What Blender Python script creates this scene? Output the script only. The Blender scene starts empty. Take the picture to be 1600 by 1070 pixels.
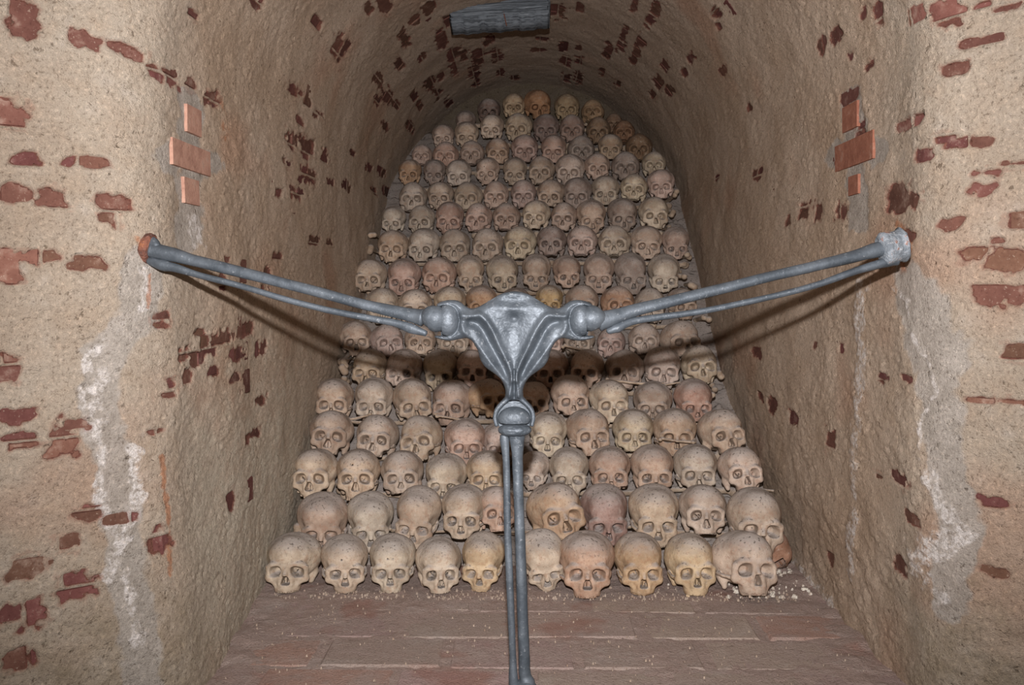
import bpy, math, random
import numpy as np
from mathutils import Matrix, Vector, Euler

# ------------------------------------------------------------------ camera, world, light, exposure
SC = bpy.context.scene
COL = SC.collection
FPX = 1500.0
CAMZ = 0.92
PITCH = math.atan(95 / FPX)
YAW = math.atan(25 / FPX)
cam_d = bpy.data.cameras.new('camera')
cam = bpy.data.objects.new('camera', cam_d)
COL.objects.link(cam)
cam_d.sensor_width = 36.0
cam_d.lens = FPX * 36.0 / 1600.0
cam_d.clip_start = 0.02
cam.location = (0, 0, CAMZ)
cam.rotation_euler = (math.radians(90) - PITCH, 0, YAW)
SC.camera = cam
SC.view_settings.view_transform = 'Standard'
SC.view_settings.look = 'None'
SC.view_settings.gamma = 1.0
SC.view_settings.use_curve_mapping = False
SC.view_settings.exposure = 0.0

world = bpy.data.worlds.new('world')
SC.world = world
world.use_nodes = True
world.node_tree.nodes['Background'].inputs[0].default_value = (1.0, 0.74, 0.55, 1)
world.node_tree.nodes['Background'].inputs[1].default_value = 0.07

# the camera's flash head, above the lens
ld = bpy.data.lights.new('flash', 'SPOT')
ld.shadow_soft_size = 0.018
ld.spot_size = math.radians(96)
ld.spot_blend = 1.0
ld.energy = 470.0
ld.color = (1.0, 0.95, 0.945)
flash = bpy.data.objects.new('flash', ld)
COL.objects.link(flash)
flash.location = (0.0, 0.0, CAMZ + 0.19)
flash.rotation_euler = (math.radians(91), 0, 0)

CM = np.array(cam.rotation_euler.to_matrix())
CL = np.array((0, 0, CAMZ))

def unproject(px, py, d):
    """point of the world plane y = d seen at photo pixel px, py"""
    v = CM @ np.array(((px - 800) / FPX, -(py - 535) / FPX, -1.0))
    return CL + v * (d / v[1])

def project(P):
    q = (P - CL) @ CM
    return 800 + FPX * q[..., 0] / -q[..., 2], 535 - FPX * q[..., 1] / -q[..., 2]

# ------------------------------------------------------------------ numpy noise
def _hash(ix, iy, iz, seed):
    h = (ix.astype(np.int64) * 374761393 + iy.astype(np.int64) * 668265263 + iz.astype(np.int64) * 2147483647 + seed * 974634777) & 0xffffffff
    h = ((h ^ (h >> 13)) * 1274126177) & 0xffffffff
    h = h ^ (h >> 16)
    return (h & 0xffffff) / float(0xffffff)

def vnoise(x, y, z, seed=0):
    ix, iy, iz = np.floor(x), np.floor(y), np.floor(z)
    fx, fy, fz = x - ix, y - iy, z - iz
    ux, uy, uz = fx * fx * (3 - 2 * fx), fy * fy * (3 - 2 * fy), fz * fz * (3 - 2 * fz)
    r = 0
    for dx in (0, 1):
        wx = ux if dx else 1 - ux
        for dy in (0, 1):
            wy = uy if dy else 1 - uy
            for dz in (0, 1):
                wz = uz if dz else 1 - uz
                r = r + wx * wy * wz * _hash(ix + dx, iy + dy, iz + dz, seed)
    return r * 2 - 1

def fbm(x, y, z, seed=0, octs=3):
    r, a, f = 0, 1.0, 1.0
    for i in range(octs):
        r = r + a * vnoise(x * f, y * f, z * f, seed + i * 17)
        a *= 0.5
        f *= 2.03
    return r

def sstep(a, b, x):
    t = np.clip((x - a) / (b - a), 0, 1)
    return t * t * (3 - 2 * t)

# ------------------------------------------------------------------ distance fields and surface nets
def el(X, Y, Z, c, r):
    a, b, d = (X - c[0]) / r[0], (Y - c[1]) / r[1], (Z - c[2]) / r[2]
    k0 = np.sqrt(a * a + b * b + d * d) + 1e-9
    k1 = np.sqrt((a / r[0]) ** 2 + (b / r[1]) ** 2 + (d / r[2]) ** 2) + 1e-9
    return k0 * (k0 - 1) / k1

def cap(X, Y, Z, p, q, r0, r1=None):
    r1 = r0 if r1 is None else r1
    p, q = np.array(p, float), np.array(q, float)
    d = q - p
    t = np.clip(((X - p[0]) * d[0] + (Y - p[1]) * d[1] + (Z - p[2]) * d[2]) / (d @ d + 1e-9), 0, 1)
    return np.sqrt((X - p[0] - t * d[0]) ** 2 + (Y - p[1] - t * d[1]) ** 2 + (Z - p[2] - t * d[2]) ** 2) - (r0 + (r1 - r0) * t)

def smin(a, b, k):
    h = np.maximum(k - np.abs(a - b), 0) / k
    return np.minimum(a, b) - h * h * k * 0.25

def smax(a, b, k):
    return -smin(-a, -b, k)

def surface_nets(F, org, h):
    F = F.astype(np.float32)
    nx, ny, nz = F.shape
    S = F < 0
    cnt = np.zeros((nx - 1, ny - 1, nz - 1), np.int8)
    offs = [(i, j, k) for i in (0, 1) for j in (0, 1) for k in (0, 1)]
    for i, j, k in offs:
        cnt += S[i:nx - 1 + i, j:ny - 1 + j, k:nz - 1 + k]
    act = (cnt > 0) & (cnt < 8)
    I, J, K = np.nonzero(act)
    idx = -np.ones(act.shape, np.int64)
    idx[I, J, K] = np.arange(len(I))
    v = {o: F[I + o[0], J + o[1], K + o[2]] for o in offs}
    acc = np.zeros((len(I), 3)); n = np.zeros(len(I))
    for o in offs:
        for ax in range(3):
            if o[ax] == 0:
                o2 = list(o); o2[ax] = 1; o2 = tuple(o2)
                a, b = v[o], v[o2]
                m = (a < 0) != (b < 0)
                t = np.where(m, a / np.where(m, a - b, 1), 0)
                p = np.array(o, float)[None, :].repeat(len(I), 0)
                p[:, ax] = t
                acc += p * m[:, None]
                n += m
    V = (acc / n[:, None] + np.stack([I, J, K], 1)) * h + np.array(org)
    Q = []
    for ax in range(3):
        sl0 = [slice(None)] * 3; sl1 = [slice(None)] * 3
        sl0[ax] = slice(0, -1); sl1[ax] = slice(1, None)
        A, B = S[tuple(sl0)], S[tuple(sl1)]
        e = np.argwhere(A != B)
        u, w = (ax + 1) % 3, (ax + 2) % 3
        ok = (e[:, u] > 0) & (e[:, w] > 0) & (e[:, u] < F.shape[u] - 1) & (e[:, w] < F.shape[w] - 1)
        e = e[ok]
        ins = A[e[:, 0], e[:, 1], e[:, 2]]
        def g(du, dw):
            c = e.copy(); c[:, u] -= du; c[:, w] -= dw
            return idx[c[:, 0], c[:, 1], c[:, 2]]
        q = np.stack([g(1, 1), g(0, 1), g(0, 0), g(1, 0)], 1)
        q[~ins] = q[~ins][:, ::-1]
        Q.append(q)
    return V, np.concatenate(Q)

def vert_normals(V, Q):
    n = np.cross(V[Q[:, 2]] - V[Q[:, 0]], V[Q[:, 3]] - V[Q[:, 1]])
    N = np.zeros_like(V)
    for k in range(4):
        np.add.at(N, Q[:, k], n)
    return N / (np.linalg.norm(N, axis=1)[:, None] + 1e-12)

def relax(V, Q, it=1, f=0.5):
    E = np.concatenate([Q[:, [0, 1]], Q[:, [1, 2]], Q[:, [2, 3]], Q[:, [3, 0]]])
    E = np.concatenate([E, E[:, ::-1]])
    for _ in range(it):
        s = np.zeros_like(V); c = np.zeros(len(V))
        for k in range(3):
            s[:, k] = np.bincount(E[:, 0], V[E[:, 1], k], len(V))
        c = np.bincount(E[:, 0], minlength=len(V))
        V = V + f * (s / np.maximum(c, 1)[:, None] - V)
    return V

def mesh_from(name, V, Q, mat=None, N=None, smooth=True, scale=1.0):
    """quads (or triangles) with only the vertices they use"""
    used = np.unique(Q)
    mp = -np.ones(len(V), np.int64); mp[used] = np.arange(len(used))
    V2, Q2 = V[used] * scale, mp[Q]
    me = bpy.data.meshes.new(name)
    k = Q.shape[1]
    me.vertices.add(len(V2)); me.vertices.foreach_set('co', V2.astype(np.float32).ravel())
    me.loops.add(Q2.size); me.loops.foreach_set('vertex_index', Q2.astype(np.int32).ravel())
    me.polygons.add(len(Q2)); me.polygons.foreach_set('loop_start', np.arange(0, Q2.size, k, dtype=np.int32))
    me.polygons.foreach_set('use_smooth', np.full(len(Q2), smooth))
    me.update(calc_edges=True)
    if N is not None:
        me.normals_split_custom_set_from_vertices([tuple(n) for n in N[used]])
    if mat:
        me.materials.append(mat)
    me['_used'] = 0
    return me, used

def obj(name, me, parent=None, loc=None):
    o = bpy.data.objects.new(name, me)
    COL.objects.link(o)
    if parent is not None:
        o.parent = parent
    if loc is not None:
        o.location = loc
    return o

def tag(o, label=None, cat=None, group=None, kind=None):
    if label: o['label'] = label
    if cat: o['category'] = cat
    if group: o['group'] = group
    if kind: o['kind'] = kind
    return o

def grid3(lo, hi, h):
    ax = [np.arange(lo[i], hi[i] + h, h) for i in range(3)]
    X, Y, Z = np.meshgrid(*ax, indexing='ij')
    return X.astype(np.float32), Y.astype(np.float32), Z.astype(np.float32)

# ------------------------------------------------------------------ node helpers
class NT:
    def __init__(self, name):
        self.m = bpy.data.materials.new(name)
        self.m.use_nodes = True
        self.t = self.m.node_tree
        self.b = self.t.nodes['Principled BSDF']
    def n(self, typ, **kw):
        nd = self.t.nodes.new('ShaderNode' + typ)
        ins = kw.pop('ins', {})
        for k, v in kw.items():
            setattr(nd, k, v)
        for k, v in ins.items():
            self.set(nd.inputs[k], v)
        return nd
    def set(self, sock, v):
        if isinstance(v, bpy.types.NodeSocket):
            self.t.links.new(v, sock)
        else:
            sock.default_value = v
    def math(self, op, a, b=0.0, c=0.0, clamp=False):
        nd = self.n('Math', operation=op, use_clamp=clamp)
        self.set(nd.inputs[0], a); self.set(nd.inputs[1], b); self.set(nd.inputs[2], c)
        return nd.outputs[0]
    def noise(self, vec, scale, detail=3.0, rough=0.55, out=0, dist=0.0):
        nd = self.n('TexNoise', ins={'Scale': scale, 'Detail': detail, 'Roughness': rough, 'Distortion': dist})
        self.set(nd.inputs['Vector'], vec)
        return nd.outputs[out]
    def ramp(self, fac, a, b, lo=0.0, hi=1.0):
        nd = self.n('MapRange', interpolation_type='SMOOTHSTEP')
        self.set(nd.inputs[0], fac)
        nd.inputs[1].default_value = a; nd.inputs[2].default_value = b
        nd.inputs[3].default_value = lo; nd.inputs[4].default_value = hi
        return nd.outputs[0]
    def mix(self, f, a, b, blend='MIX'):
        nd = self.n('Mix', data_type='RGBA', blend_type=blend)
        self.set(nd.inputs[0], f)
        for s, v in ((nd.inputs[6], a), (nd.inputs[7], b)):
            self.set(s, v if isinstance(v, bpy.types.NodeSocket) else (v[0], v[1], v[2], 1))
        return nd.outputs[2]
    def bump(self, height, strength=0.5, dist=0.01, normal=None):
        nd = self.n('Bump', ins={'Strength': strength, 'Distance': dist, 'Height': height})
        if normal is not None:
            self.set(nd.inputs['Normal'], normal)
        return nd.outputs[0]
    def attr(self, name):
        nd = self.n('Attribute', attribute_name=name)
        s = self.n('SeparateColor', ins={0: nd.outputs['Color']})
        return s.outputs[0], s.outputs[1], s.outputs[2]
    def out(self, color=None, rough=None, normal=None, metallic=None, spec=None):
        if color is not None: self.set(self.b.inputs['Base Color'], color)
        if rough is not None: self.set(self.b.inputs['Roughness'], rough)
        if normal is not None: self.set(self.b.inputs['Normal'], normal)
        if metallic is not None: self.set(self.b.inputs['Metallic'], metallic)
        if spec is not None: self.set(self.b.inputs['Specular IOR Level'], spec)
        return self.m

def bone_material():
    """dry bone: per-object tint, mottling, settled dust on what faces up"""
    t = NT('dry_bone')
    oi = t.n('ObjectInfo')
    co = t.n('TexCoord').outputs['Object']
    off = t.n('VectorMath', operation='SCALE', ins={0: (37.0, 11.0, 23.0)})
    t.set(off.inputs['Scale'], oi.outputs['Random'])
    v = t.n('VectorMath', operation='ADD', ins={0: co, 1: off.outputs[0]}).outputs[0]
    base = oi.outputs['Color']
    n1 = t.noise(v, 14.0, 4.0, 0.6)
    n2 = t.noise(v, 55.0, 4.0, 0.65)
    n3 = t.noise(v, 190.0, 3.0, 0.6)
    c = t.mix(t.ramp(n1, 0.35, 0.7), t.mix(1.0, base, (0.70, 0.65, 0.60), 'MULTIPLY'), t.mix(1.0, base, (1.16, 1.13, 1.07), 'MULTIPLY'))
    c = t.mix(t.ramp(n2, 0.5, 0.66, 0.0, 0.6), c, t.mix(1.0, base, (0.70, 0.54, 0.46), 'MULTIPLY'))
    c = t.mix(t.ramp(n2, 0.45, 0.2, 0.0, 0.35), c, (0.62, 0.56, 0.48))
    geo = t.n('NewGeometry')
    sx = t.n('SeparateXYZ', ins={0: geo.outputs['Normal']})
    up = t.math('ADD', sx.outputs[2], t.math('MULTIPLY', t.math('SUBTRACT', n1, 0.5), 0.9))
    dust = t.math('MULTIPLY', t.ramp(up, 0.15, 0.95), oi.outputs['Alpha'])
    c = t.mix(t.math('MULTIPLY', dust, 0.9), c, (0.345, 0.315, 0.295))
    spk = t.ramp(t.noise(v, 120.0, 2.0, 0.5), 0.60, 0.68)
    c = t.mix(t.ramp(n3, 0.40, 0.28, 0, 0.55), c, t.mix(1.0, c, (0.5, 0.46, 0.42), 'MULTIPLY'))
    c = t.mix(t.ramp(n3, 0.58, 0.72, 0, 0.5), c, t.mix(1.0, c, (1.35, 1.33, 1.3), 'MULTIPLY'))
    spk2 = t.math('MULTIPLY', spk, t.ramp(up, 0.1, 0.8, 0.15, 0.8))
    c = t.mix(spk2, c, (0.10, 0.085, 0.07))
    pt = t.ramp(geo.outputs['Pointiness'], 0.42, 0.5, 0.65, 1.0)
    hgt = t.math('ADD', t.math('MULTIPLY', n2, 0.6), t.math('MULTIPLY', n3, 0.4))
    return t.out(c, 0.82, t.bump(hgt, 0.6, 0.005), spec=0.22)
# ------------------------------------------------------------------ skulls
def skull_sdf(P, h=0.24):
    """P: dict of shape options; centimetres, face towards -y, crown up"""
    rnd = random.Random(P['seed'])
    X, Y, Z = grid3((-8.4, -11.0, -10.9), (8.4, 10.6, 8.2), h)
    w, lng, hg = P.get('w', 1.0), P.get('l', 1.0), P.get('h', 1.0)
    AX = np.abs(X)
    # braincase
    b = el(X, Y, Z, (0, 1.2, 0.0), (6.9 * w, 8.7 * lng, 6.7 * hg))
    b = smin(b, el(X, Y, Z, (0, 2.4, 1.0), (7.25 * w, 6.2 * lng, 6.1 * hg)), 2.0)
    b = smin(b, el(X, Y, Z, (0, -3.6, 0.8), (5.3 * w, 4.6, 5.7 * hg)), 2.2)
    b = smin(b, el(X, Y, Z, (0, 6.6 * lng, -1.6), (5.2 * w, 3.6, 4.2)), 2.0)
    b = smax(b, -(Z + 6.3 + 0.12 * (Y + 2)), 1.4)
    b = smax(b, -el(AX, Y, Z, (7.8, -5.2, -3.2), (2.8, 3.3, 4.2)), 1.8)      # temporal hollow
    # mastoid
    b = smin(b, cap(AX, Y, Z, (5.3 * w, 1.6, -4.4), (4.9 * w, 0.9, -7.1), 1.5, 0.75), 0.8)
    d = b
    # brow
    br = P.get('brow', 1.0)
    d = smin(d, cap(AX, Y, Z, (0.9, -7.75, -1.35), (3.6, -7.55, -0.95), 0.66 * br), 1.2)
    d = smin(d, cap(AX, Y, Z, (3.4, -7.55, -0.95), (5.0, -6.4, -1.7), 0.62 * br, 0.55), 0.9)
    # face block
    fw = P.get('fw', 1.0)
    f = el(X, Y, Z, (0, -5.3, -4.6), (4.0 * fw, 3.1, 3.4))
    f = smin(f, el(X, Y, Z, (0, -5.4, -7.0), (3.55 * fw, 3.2, 2.4)), 1.4)
    bot = P.get('jaw', -9.3)
    f = smin(f, el(X, Y, Z, (0, -5.3, -8.2), (3.45 * fw, 3.3, 1.8)), 0.9)
    f = smax(f, -(Z - bot), 0.35)
    d = smin(d, f, 0.9)
    d = smin(d, el(AX, Y, Z, (3.15, -6.6, -3.1), (2.55, 1.3, 2.35)), 1.5)
    # cheekbone, its frontal process and the arch
    zb = el(AX, Y, Z, (4.75 * fw, -6.1, -4.9), (1.35, 1.15, 1.35))
    zb = smin(zb, cap(AX, Y, Z, (5.1 * fw, -6.2, -4.2), (5.15, -6.2, -1.7), 0.62, 0.55), 0.5)
    zb = smin(zb, cap(AX, Y, Z, (4.5, -6.3, -5.3), (2.6, -6.9, -6.6), 0.85, 0.8), 0.9)
    arch = np.minimum(cap(AX, Y, Z, (5.3 * fw, -5.6, -4.9), (6.6 * w, -2.8, -4.4), 0.55, 0.42),
                      cap(AX, Y, Z, (6.6 * w, -2.8, -4.4), (6.7 * w, 0.6, -3.7), 0.42, 0.5))
    if P.get('arch', 3) == 3:
        zb = smin(zb, arch, 0.6)
    elif P['arch'] == 1:
        zb = smin(zb, np.where(X > 0, arch, 9.0), 0.6)
    elif P['arch'] == 2:
        zb = smin(zb, np.where(X < 0, arch, 9.0), 0.6)
    d = smin(d, zb, 0.6)
    # canine hollow below each orbit, sides of the jaw
    d = smax(d, -el(AX, Y, Z, (3.0 * fw, -8.9, -6.6), (1.15, 0.95, 1.1)), 0.9)
    d = smax(d, -el(AX, Y, Z, (5.0 * fw, -6.0, -8.3), (1.2, 3.6, 1.7)), 0.8)
    # nasal bones and spine
    d = smin(d, cap(X, Y, Z, (0, -7.9, -1.9), (0, -9.0, -4.1), 0.62, 0.62), 0.7)
    d = smin(d, cap(AX, Y, Z, (1.35, -7.9, -4.2), (1.5, -8.0, -6.6), 0.5, 0.6), 0.6)
    d = smin(d, cap(X, Y, Z, (0, -8.0, -6.9), (0, -8.95, -6.85), 0.4, 0.18), 0.4)
    # orbits: rounded squares that narrow to the back
    os_ = P.get('orb', 1.0)
    t = np.clip((Y + 8.6) / 5.0, 0, 1.6)
    cx = 3.25 - 1.0 * t
    rx = (1.98 - 1.05 * t) * os_
    rz = (1.72 - 0.95 * t) * os_
    zz = Z + 3.05 + 0.18 * (AX - 3.2) - 0.15 * t
    rx = np.maximum(rx, 0.05); rz = np.maximum(rz, 0.05)
    q = (np.abs((AX - cx) / rx) ** 2.5 + np.abs(zz / rz) ** 2.5) ** (1 / 2.5)
    orb = (q - 1) * np.minimum(rx, rz)
    orb = smax(orb, Y + 4.1, 0.8)
    d = smax(d, -orb, 0.28)
    # fissure and small canal at the back of the orbit
    fz = cap(AX, Y * 0, Z, (1.95, 0, -3.55), (3.05, 0, -2.35), 0.17, 0.08)
    fz = np.minimum(fz, cap(AX, Y * 0, Z, (1.75, 0, -2.75), (1.85, 0, -2.7), 0.17))
    fz = np.minimum(fz, cap(AX, Y * 0, Z, (2.2, 0, -4.2), (3.3, 0, -4.25), 0.10, 0.06))
    fz = fz + 0.10 * vnoise(X * 1.7, Y * 1.7, Z * 1.7, P['seed'] + 40)
    d = smax(d, -np.maximum(fz, np.maximum(Y + 1.5, -(Y + 7.5))), 0.08)
    # nose opening
    zt = np.clip((Z + 6.75) / 2.75, 0, 1)
    hw = (1.28 - 0.78 * zt ** 1.3 - 0.35 * np.clip(0.12 - zt, 0, 1) / 0.12) * P.get('nose', 1.0)
    nz = np.maximum(AX - hw, np.maximum(-(Z + 6.75), Z + 4.0))
    nz = smax(nz, Y + 4.6, 0.4)
    d = smax(d, -nz, 0.25)
    sep = np.maximum(np.abs(X - 0.15 * rnd.uniform(-1, 1)) - 0.10, np.maximum(-(Y + 6.4), np.maximum(Z + 4.3, -(Z + 7.0))))
    d = np.minimum(d, np.maximum(sep, Y + 4.5))
    d = np.minimum(d, el(AX, Y, Z, (0.9, -5.6, -6.2), (0.25, 1.0, 0.4)))
    # tooth row: sockets
    teeth = []
    for i in range(14):
        u = (i - 6.5) / 6.5
        tx = 2.92 * fw * math.sin(u * 1.32) / math.sin(1.32)
        ty = -5.35 - 2.85 * math.cos(u * 1.36)
        d = smin(d, cap(X, Y, Z, (tx * 1.03, ty * 1.01, bot + 1.5), (tx, ty, bot + 0.25), 0.42, 0.36), 0.25)
        if rnd.random() < P.get('teeth', 0.0):
            teeth.append((tx, ty))
        else:
            d = smax(d, -cap(X, Y, Z, (tx, ty, bot + 0.5), (tx, ty - 0.05, bot - 1.0), 0.24, 0.3), 0.1)
    # palate hollow
    d = smax(d, -el(X, Y, Z, (0, -4.6, bot - 0.3), (1.9, 3.1, 1.25)), 0.4)
    # parietal / forehead holes, breakage
    for (hx, hz, hr) in P.get('holes', []):
        d = smax(d, -cap(X, Y, Z, (hx, -10, hz), (hx, 2, hz), hr), 0.12)
    for (c, r) in P.get('breaks', []):
        nn = vnoise(X * 1.3, Y * 1.3, Z * 1.3, P['seed'] + 5) * 0.35
        d = smax(d, -(el(X, Y, Z, c, r) + nn), 0.12)
    if P.get('hollow'):
        inner = el(X, Y, Z, (0, 0.8, 0.6), (6.2 * w, 8.0 * lng, 5.9 * hg))
        d = smax(d, -inner, 0.2)
    # unevenness
    s = P['seed']
    d = d + 0.16 * vnoise(X * 0.28, Y * 0.28, Z * 0.28, s) + 0.06 * vnoise(X * 0.9, Y * 0.9, Z * 0.9, s + 1)
    d = d + 0.05 * vnoise(X * 2.1, Y * 2.1, Z * 2.1, s + 2) * sstep(-0.5, -3.5, Z)
    d = d + P.get('asym', 0.0) * X * 0.03
    d = np.maximum(d, np.maximum.reduce([np.abs(X) - 8.2, np.abs(Y + 0.2) - 10.5, np.abs(Z + 1.35) - 9.3]))
    return d, (float(X[0, 0, 0]), float(Y[0, 0, 0]), float(Z[0, 0, 0])), h, teeth, bot

def build_skull_kind(P, mat):
    F, org, h, teeth, bot = skull_sdf(P, P.get('res', 0.25))
    V, Q = surface_nets(F, org, h)
    V = relax(V, Q, 1, 0.45)
    N = vert_normals(V, Q)
    C = V[Q].mean(1)
    face = (C[:, 2] < -1.55 + 0.35 * np.sin(C[:, 0] * 1.1)) & (C[:, 1] < -4.2) | ((C[:, 2] < -1.3) & (C[:, 1] < -7.2))
    out = {}
    for nm, sel in (('braincase', ~face), ('facial_bones', face)):
        me, _ = mesh_from(nm, V, Q[sel], mat, N, scale=0.01)
        out[nm] = me
    if teeth:
        vs, qs, n0 = [], [], 0
        for (tx, ty) in teeth:
            tw = 0.32 if abs(tx) < 1.6 else 0.38
            a = math.atan2(tx, -ty - 4.5)
            rings = []
            for (zz, s) in ((0.4, 0.6), (0.05, 0.95), (-0.3, 1.0), (-0.5, 0.6)):
                rings.append([(tx + tw * s * 0.9 * math.cos(k * math.pi / 4 + a), ty + tw * s * 0.75 * math.sin(k * math.pi / 4 + a), bot + zz) for k in range(8)])
            for r in rings: vs += r
            for k in range(3):
                for j in range(8):
                    qs.append((n0 + k * 8 + j, n0 + k * 8 + (j + 1) % 8, n0 + (k + 1) * 8 + (j + 1) % 8, n0 + (k + 1) * 8 + j))
            for k in (0, 2):
                qs.append((n0 + 24 + k, n0 + 24 + k + 1, n0 + 24 + (k + 3) % 8 if k == 0 else n0 + 24 + (k + 2), n0 + 24 + (k + 4) % 8))
            n0 += 32
        me, _ = mesh_from('teeth', np.array(vs), np.array(qs), mat, scale=0.01)
        out['teeth'] = me
    out['_pts'] = V[::7] * 0.01
    return out
# ------------------------------------------------------------------ walls, vault, reveals
SPR = 1.36                     # height of the springing line
RAD = 0.805
CX = 0.025
S_WALL = SPR
S_ARC = math.pi * RAD
S_TOT = 2 * S_WALL + S_ARC
SD = 0.0046
NS = int(S_TOT / SD)
ss = np.linspace(0, S_TOT, NS)

# path from the back of the niche out to the splayed reveal: arrays of depth, outward shift, tangent angle
dep, out_, ang, arc = [], [], [], []
d, e, a, t = 6.15, 0.0, 0.0, 0.0
ROUND0, ROUND1, SPL = 2.10, 0.17, math.radians(52)
while e < 0.62:
    dep.append(d); out_.append(e); ang.append(a); arc.append(t)
    st = 0.018 if d > 4.2 else 0.013 if d > 3 else 0.0085 if d > 2.15 else 0.0048 if e < 0.36 else 0.02
    if d < ROUND0 and a < SPL and e < 0.3:
        a = min(SPL, a + st / ROUND1)
    if e > 0.30:
        a = min(math.radians(90), a + st / 0.12)
    d -= st * math.cos(a); e += st * math.sin(a); t += st
dep, out_, ang, arc = map(np.array, (dep, out_, ang, arc))
# distance along the wall counted from the start of the rounding: positive outwards
iR = int(np.argmax(out_ > 1e-4))
arc = arc - arc[iR]
NTT = len(dep)

def profile(s):
    """point (x, z) of the section and its outward direction"""
    s = np.asarray(s, float)
    th = np.clip((s - S_WALL) / RAD, 0, math.pi)
    x = CX - RAD * np.cos(th); z = SPR + RAD * np.sin(th)
    ox, oz = -np.cos(th), np.sin(th)
    z = np.where(s < S_WALL, s, np.where(s > S_WALL + S_ARC, S_TOT - s, z))
    return x, z, ox, oz

S, T = np.meshgrid(ss, np.arange(NTT), indexing='ij')
px_, pz_, ox_, oz_ = profile(S)
DD, EE, AA, TT = dep[T], out_[T], ang[T], arc[T]
# slow irregularity of the old masonry
low = 0.012 * fbm(px_ * 1.3 + 5, DD * 1.1, pz_ * 1.3, 3, 2)
footr = np.where(S > S_WALL + S_ARC, np.exp(-(pz_ / 0.30) ** 2) * 0.035, 0)
footl = np.where(S < S_WALL, np.exp(-(pz_ / 0.35) ** 2) * sstep(2.6, 2.1, DD) * -0.03, 0)
wide = 0.022 * (1 - sstep(S_WALL - 0.45, S_WALL, S)) * sstep(2.45, 2.8, DD) * sstep(4.9, 4.0, DD)
EW = EE + low + footr + footl + wide
WX = px_ + ox_ * EW
WZ = pz_ + oz_ * EW
WZ = np.where((S < S_WALL) | (S > S_WALL + S_ARC), pz_, WZ)
WY = DD.copy()
NX = -ox_ * np.cos(AA); NZ = -oz_ * np.cos(AA); NY = -np.sin(AA)
WPX, WPY = project(np.stack([WX, WY, WZ], -1))

def wall_at(px, py):
    """(s, t, metres per pixel along s, along t) of the wall spot seen at a photo pixel"""
    dd = (WPX - px) ** 2 + (WPY - py) ** 2
    i, j = np.unravel_index(int(np.argmin(dd)), dd.shape)
    i = min(max(i, 1), NS - 2); j = min(max(j, 1), NTT - 2)
    ms = np.hypot(WPX[i + 1, j] - WPX[i - 1, j], WPY[i + 1, j] - WPY[i - 1, j]) / (ss[i + 1] - ss[i - 1])
    mt = np.hypot(WPX[i, j + 1] - WPX[i, j - 1], WPY[i, j + 1] - WPY[i, j - 1]) / (arc[j + 1] - arc[j - 1])
    return ss[i], arc[j], 1 / max(ms, 30), 1 / max(mt, 30)

def wall_frame(s, t, off=0.0):
    """world matrix of a spot on the wall: x along t (inwards), y along s, z = surface normal"""
    i = min(max(int(round(s / S_TOT * (NS - 1))), 2), NS - 3)
    j = min(max(int(np.searchsorted(arc, t)), 2), NTT - 3)
    P = lambda a, b: Vector((WX[a, b], WY[a, b], WZ[a, b]))
    tx = (P(i, j - 2) - P(i, j + 2)).normalized()
    ty = (P(i + 2, j) - P(i - 2, j)).normalized()
    n = Vector((NX[i, j], NY[i, j], NZ[i, j])).normalized()
    ty = (ty - n * ty.dot(n)).normalized()
    tx = (tx - n * tx.dot(n) - ty * tx.dot(ty)).normalized()
    m = Matrix.Identity(4)
    for k in range(3):
        m[k][0], m[k][1], m[k][2] = tx[k], ty[k], n[k]
    p = P(i, j) + n * off
    m[0][3], m[1][3], m[2][3] = p
    return m

# spots where the limewash has come off and the bricks show: px, py, width, height in the photograph
SPOTS_L = [(35,20,60,60),(130,60,50,28),(10,180,22,50),(210,85,34,18),(262,118,40,26),(296,132,24,24),(328,150,22,26),(190,75,20,14),(300,26,16,16),(120,252,40,14),(150,256,16,16),
 (400,2,34,20),(492,36,22,22),(528,75,26,40),(456,140,22,20),(480,160,18,14),(495,178,20,14),(466,190,16,14),(452,218,16,28),(478,228,34,32),(506,245,14,22),(448,256,14,16),(480,272,28,26),(516,284,14,14),(436,300,14,14),(462,302,20,18),
 (175,330,46,52),(80,310,26,34),(65,398,20,26),(25,300,38,26),(10,415,20,50),(140,410,30,22),(590,125,20,18),(606,150,22,22),(618,162,18,12),(588,156,14,14),(622,100,18,16),(640,198,18,14),(600,198,14,14),(575,262,14,14),(596,268,16,14),(603,298,14,16),(583,296,12,14),(540,290,14,16),(550,240,10,10),(490,376,18,14),(515,378,10,14),
 (325,540,32,36),(355,525,24,26),(385,515,18,24),(405,545,20,22),(370,555,22,24),(300,560,16,26),(282,552,12,20),(268,600,18,26),(290,588,16,18),(330,580,20,16),(405,625,24,16),(260,615,14,14),(240,672,22,12),(365,590,18,14),(250,500,10,24),
 (430,402,14,18),(412,452,12,18),(415,425,14,20),(355,402,10,14),(348,440,14,24),(392,680,26,14),(310,520,20,12),
 (35,690,36,22),(10,570,26,46),(28,650,26,22),(95,690,18,36),(118,662,16,26),(100,850,50,34),(50,880,70,40),(110,915,70,44),(50,955,46,46),(130,805,28,24),(20,960,36,36),(30,1030,40,30),(190,810,20,14),(250,840,14,36),(360,780,16,44),(30,250,14,22),(470,145,10,10)]
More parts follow.
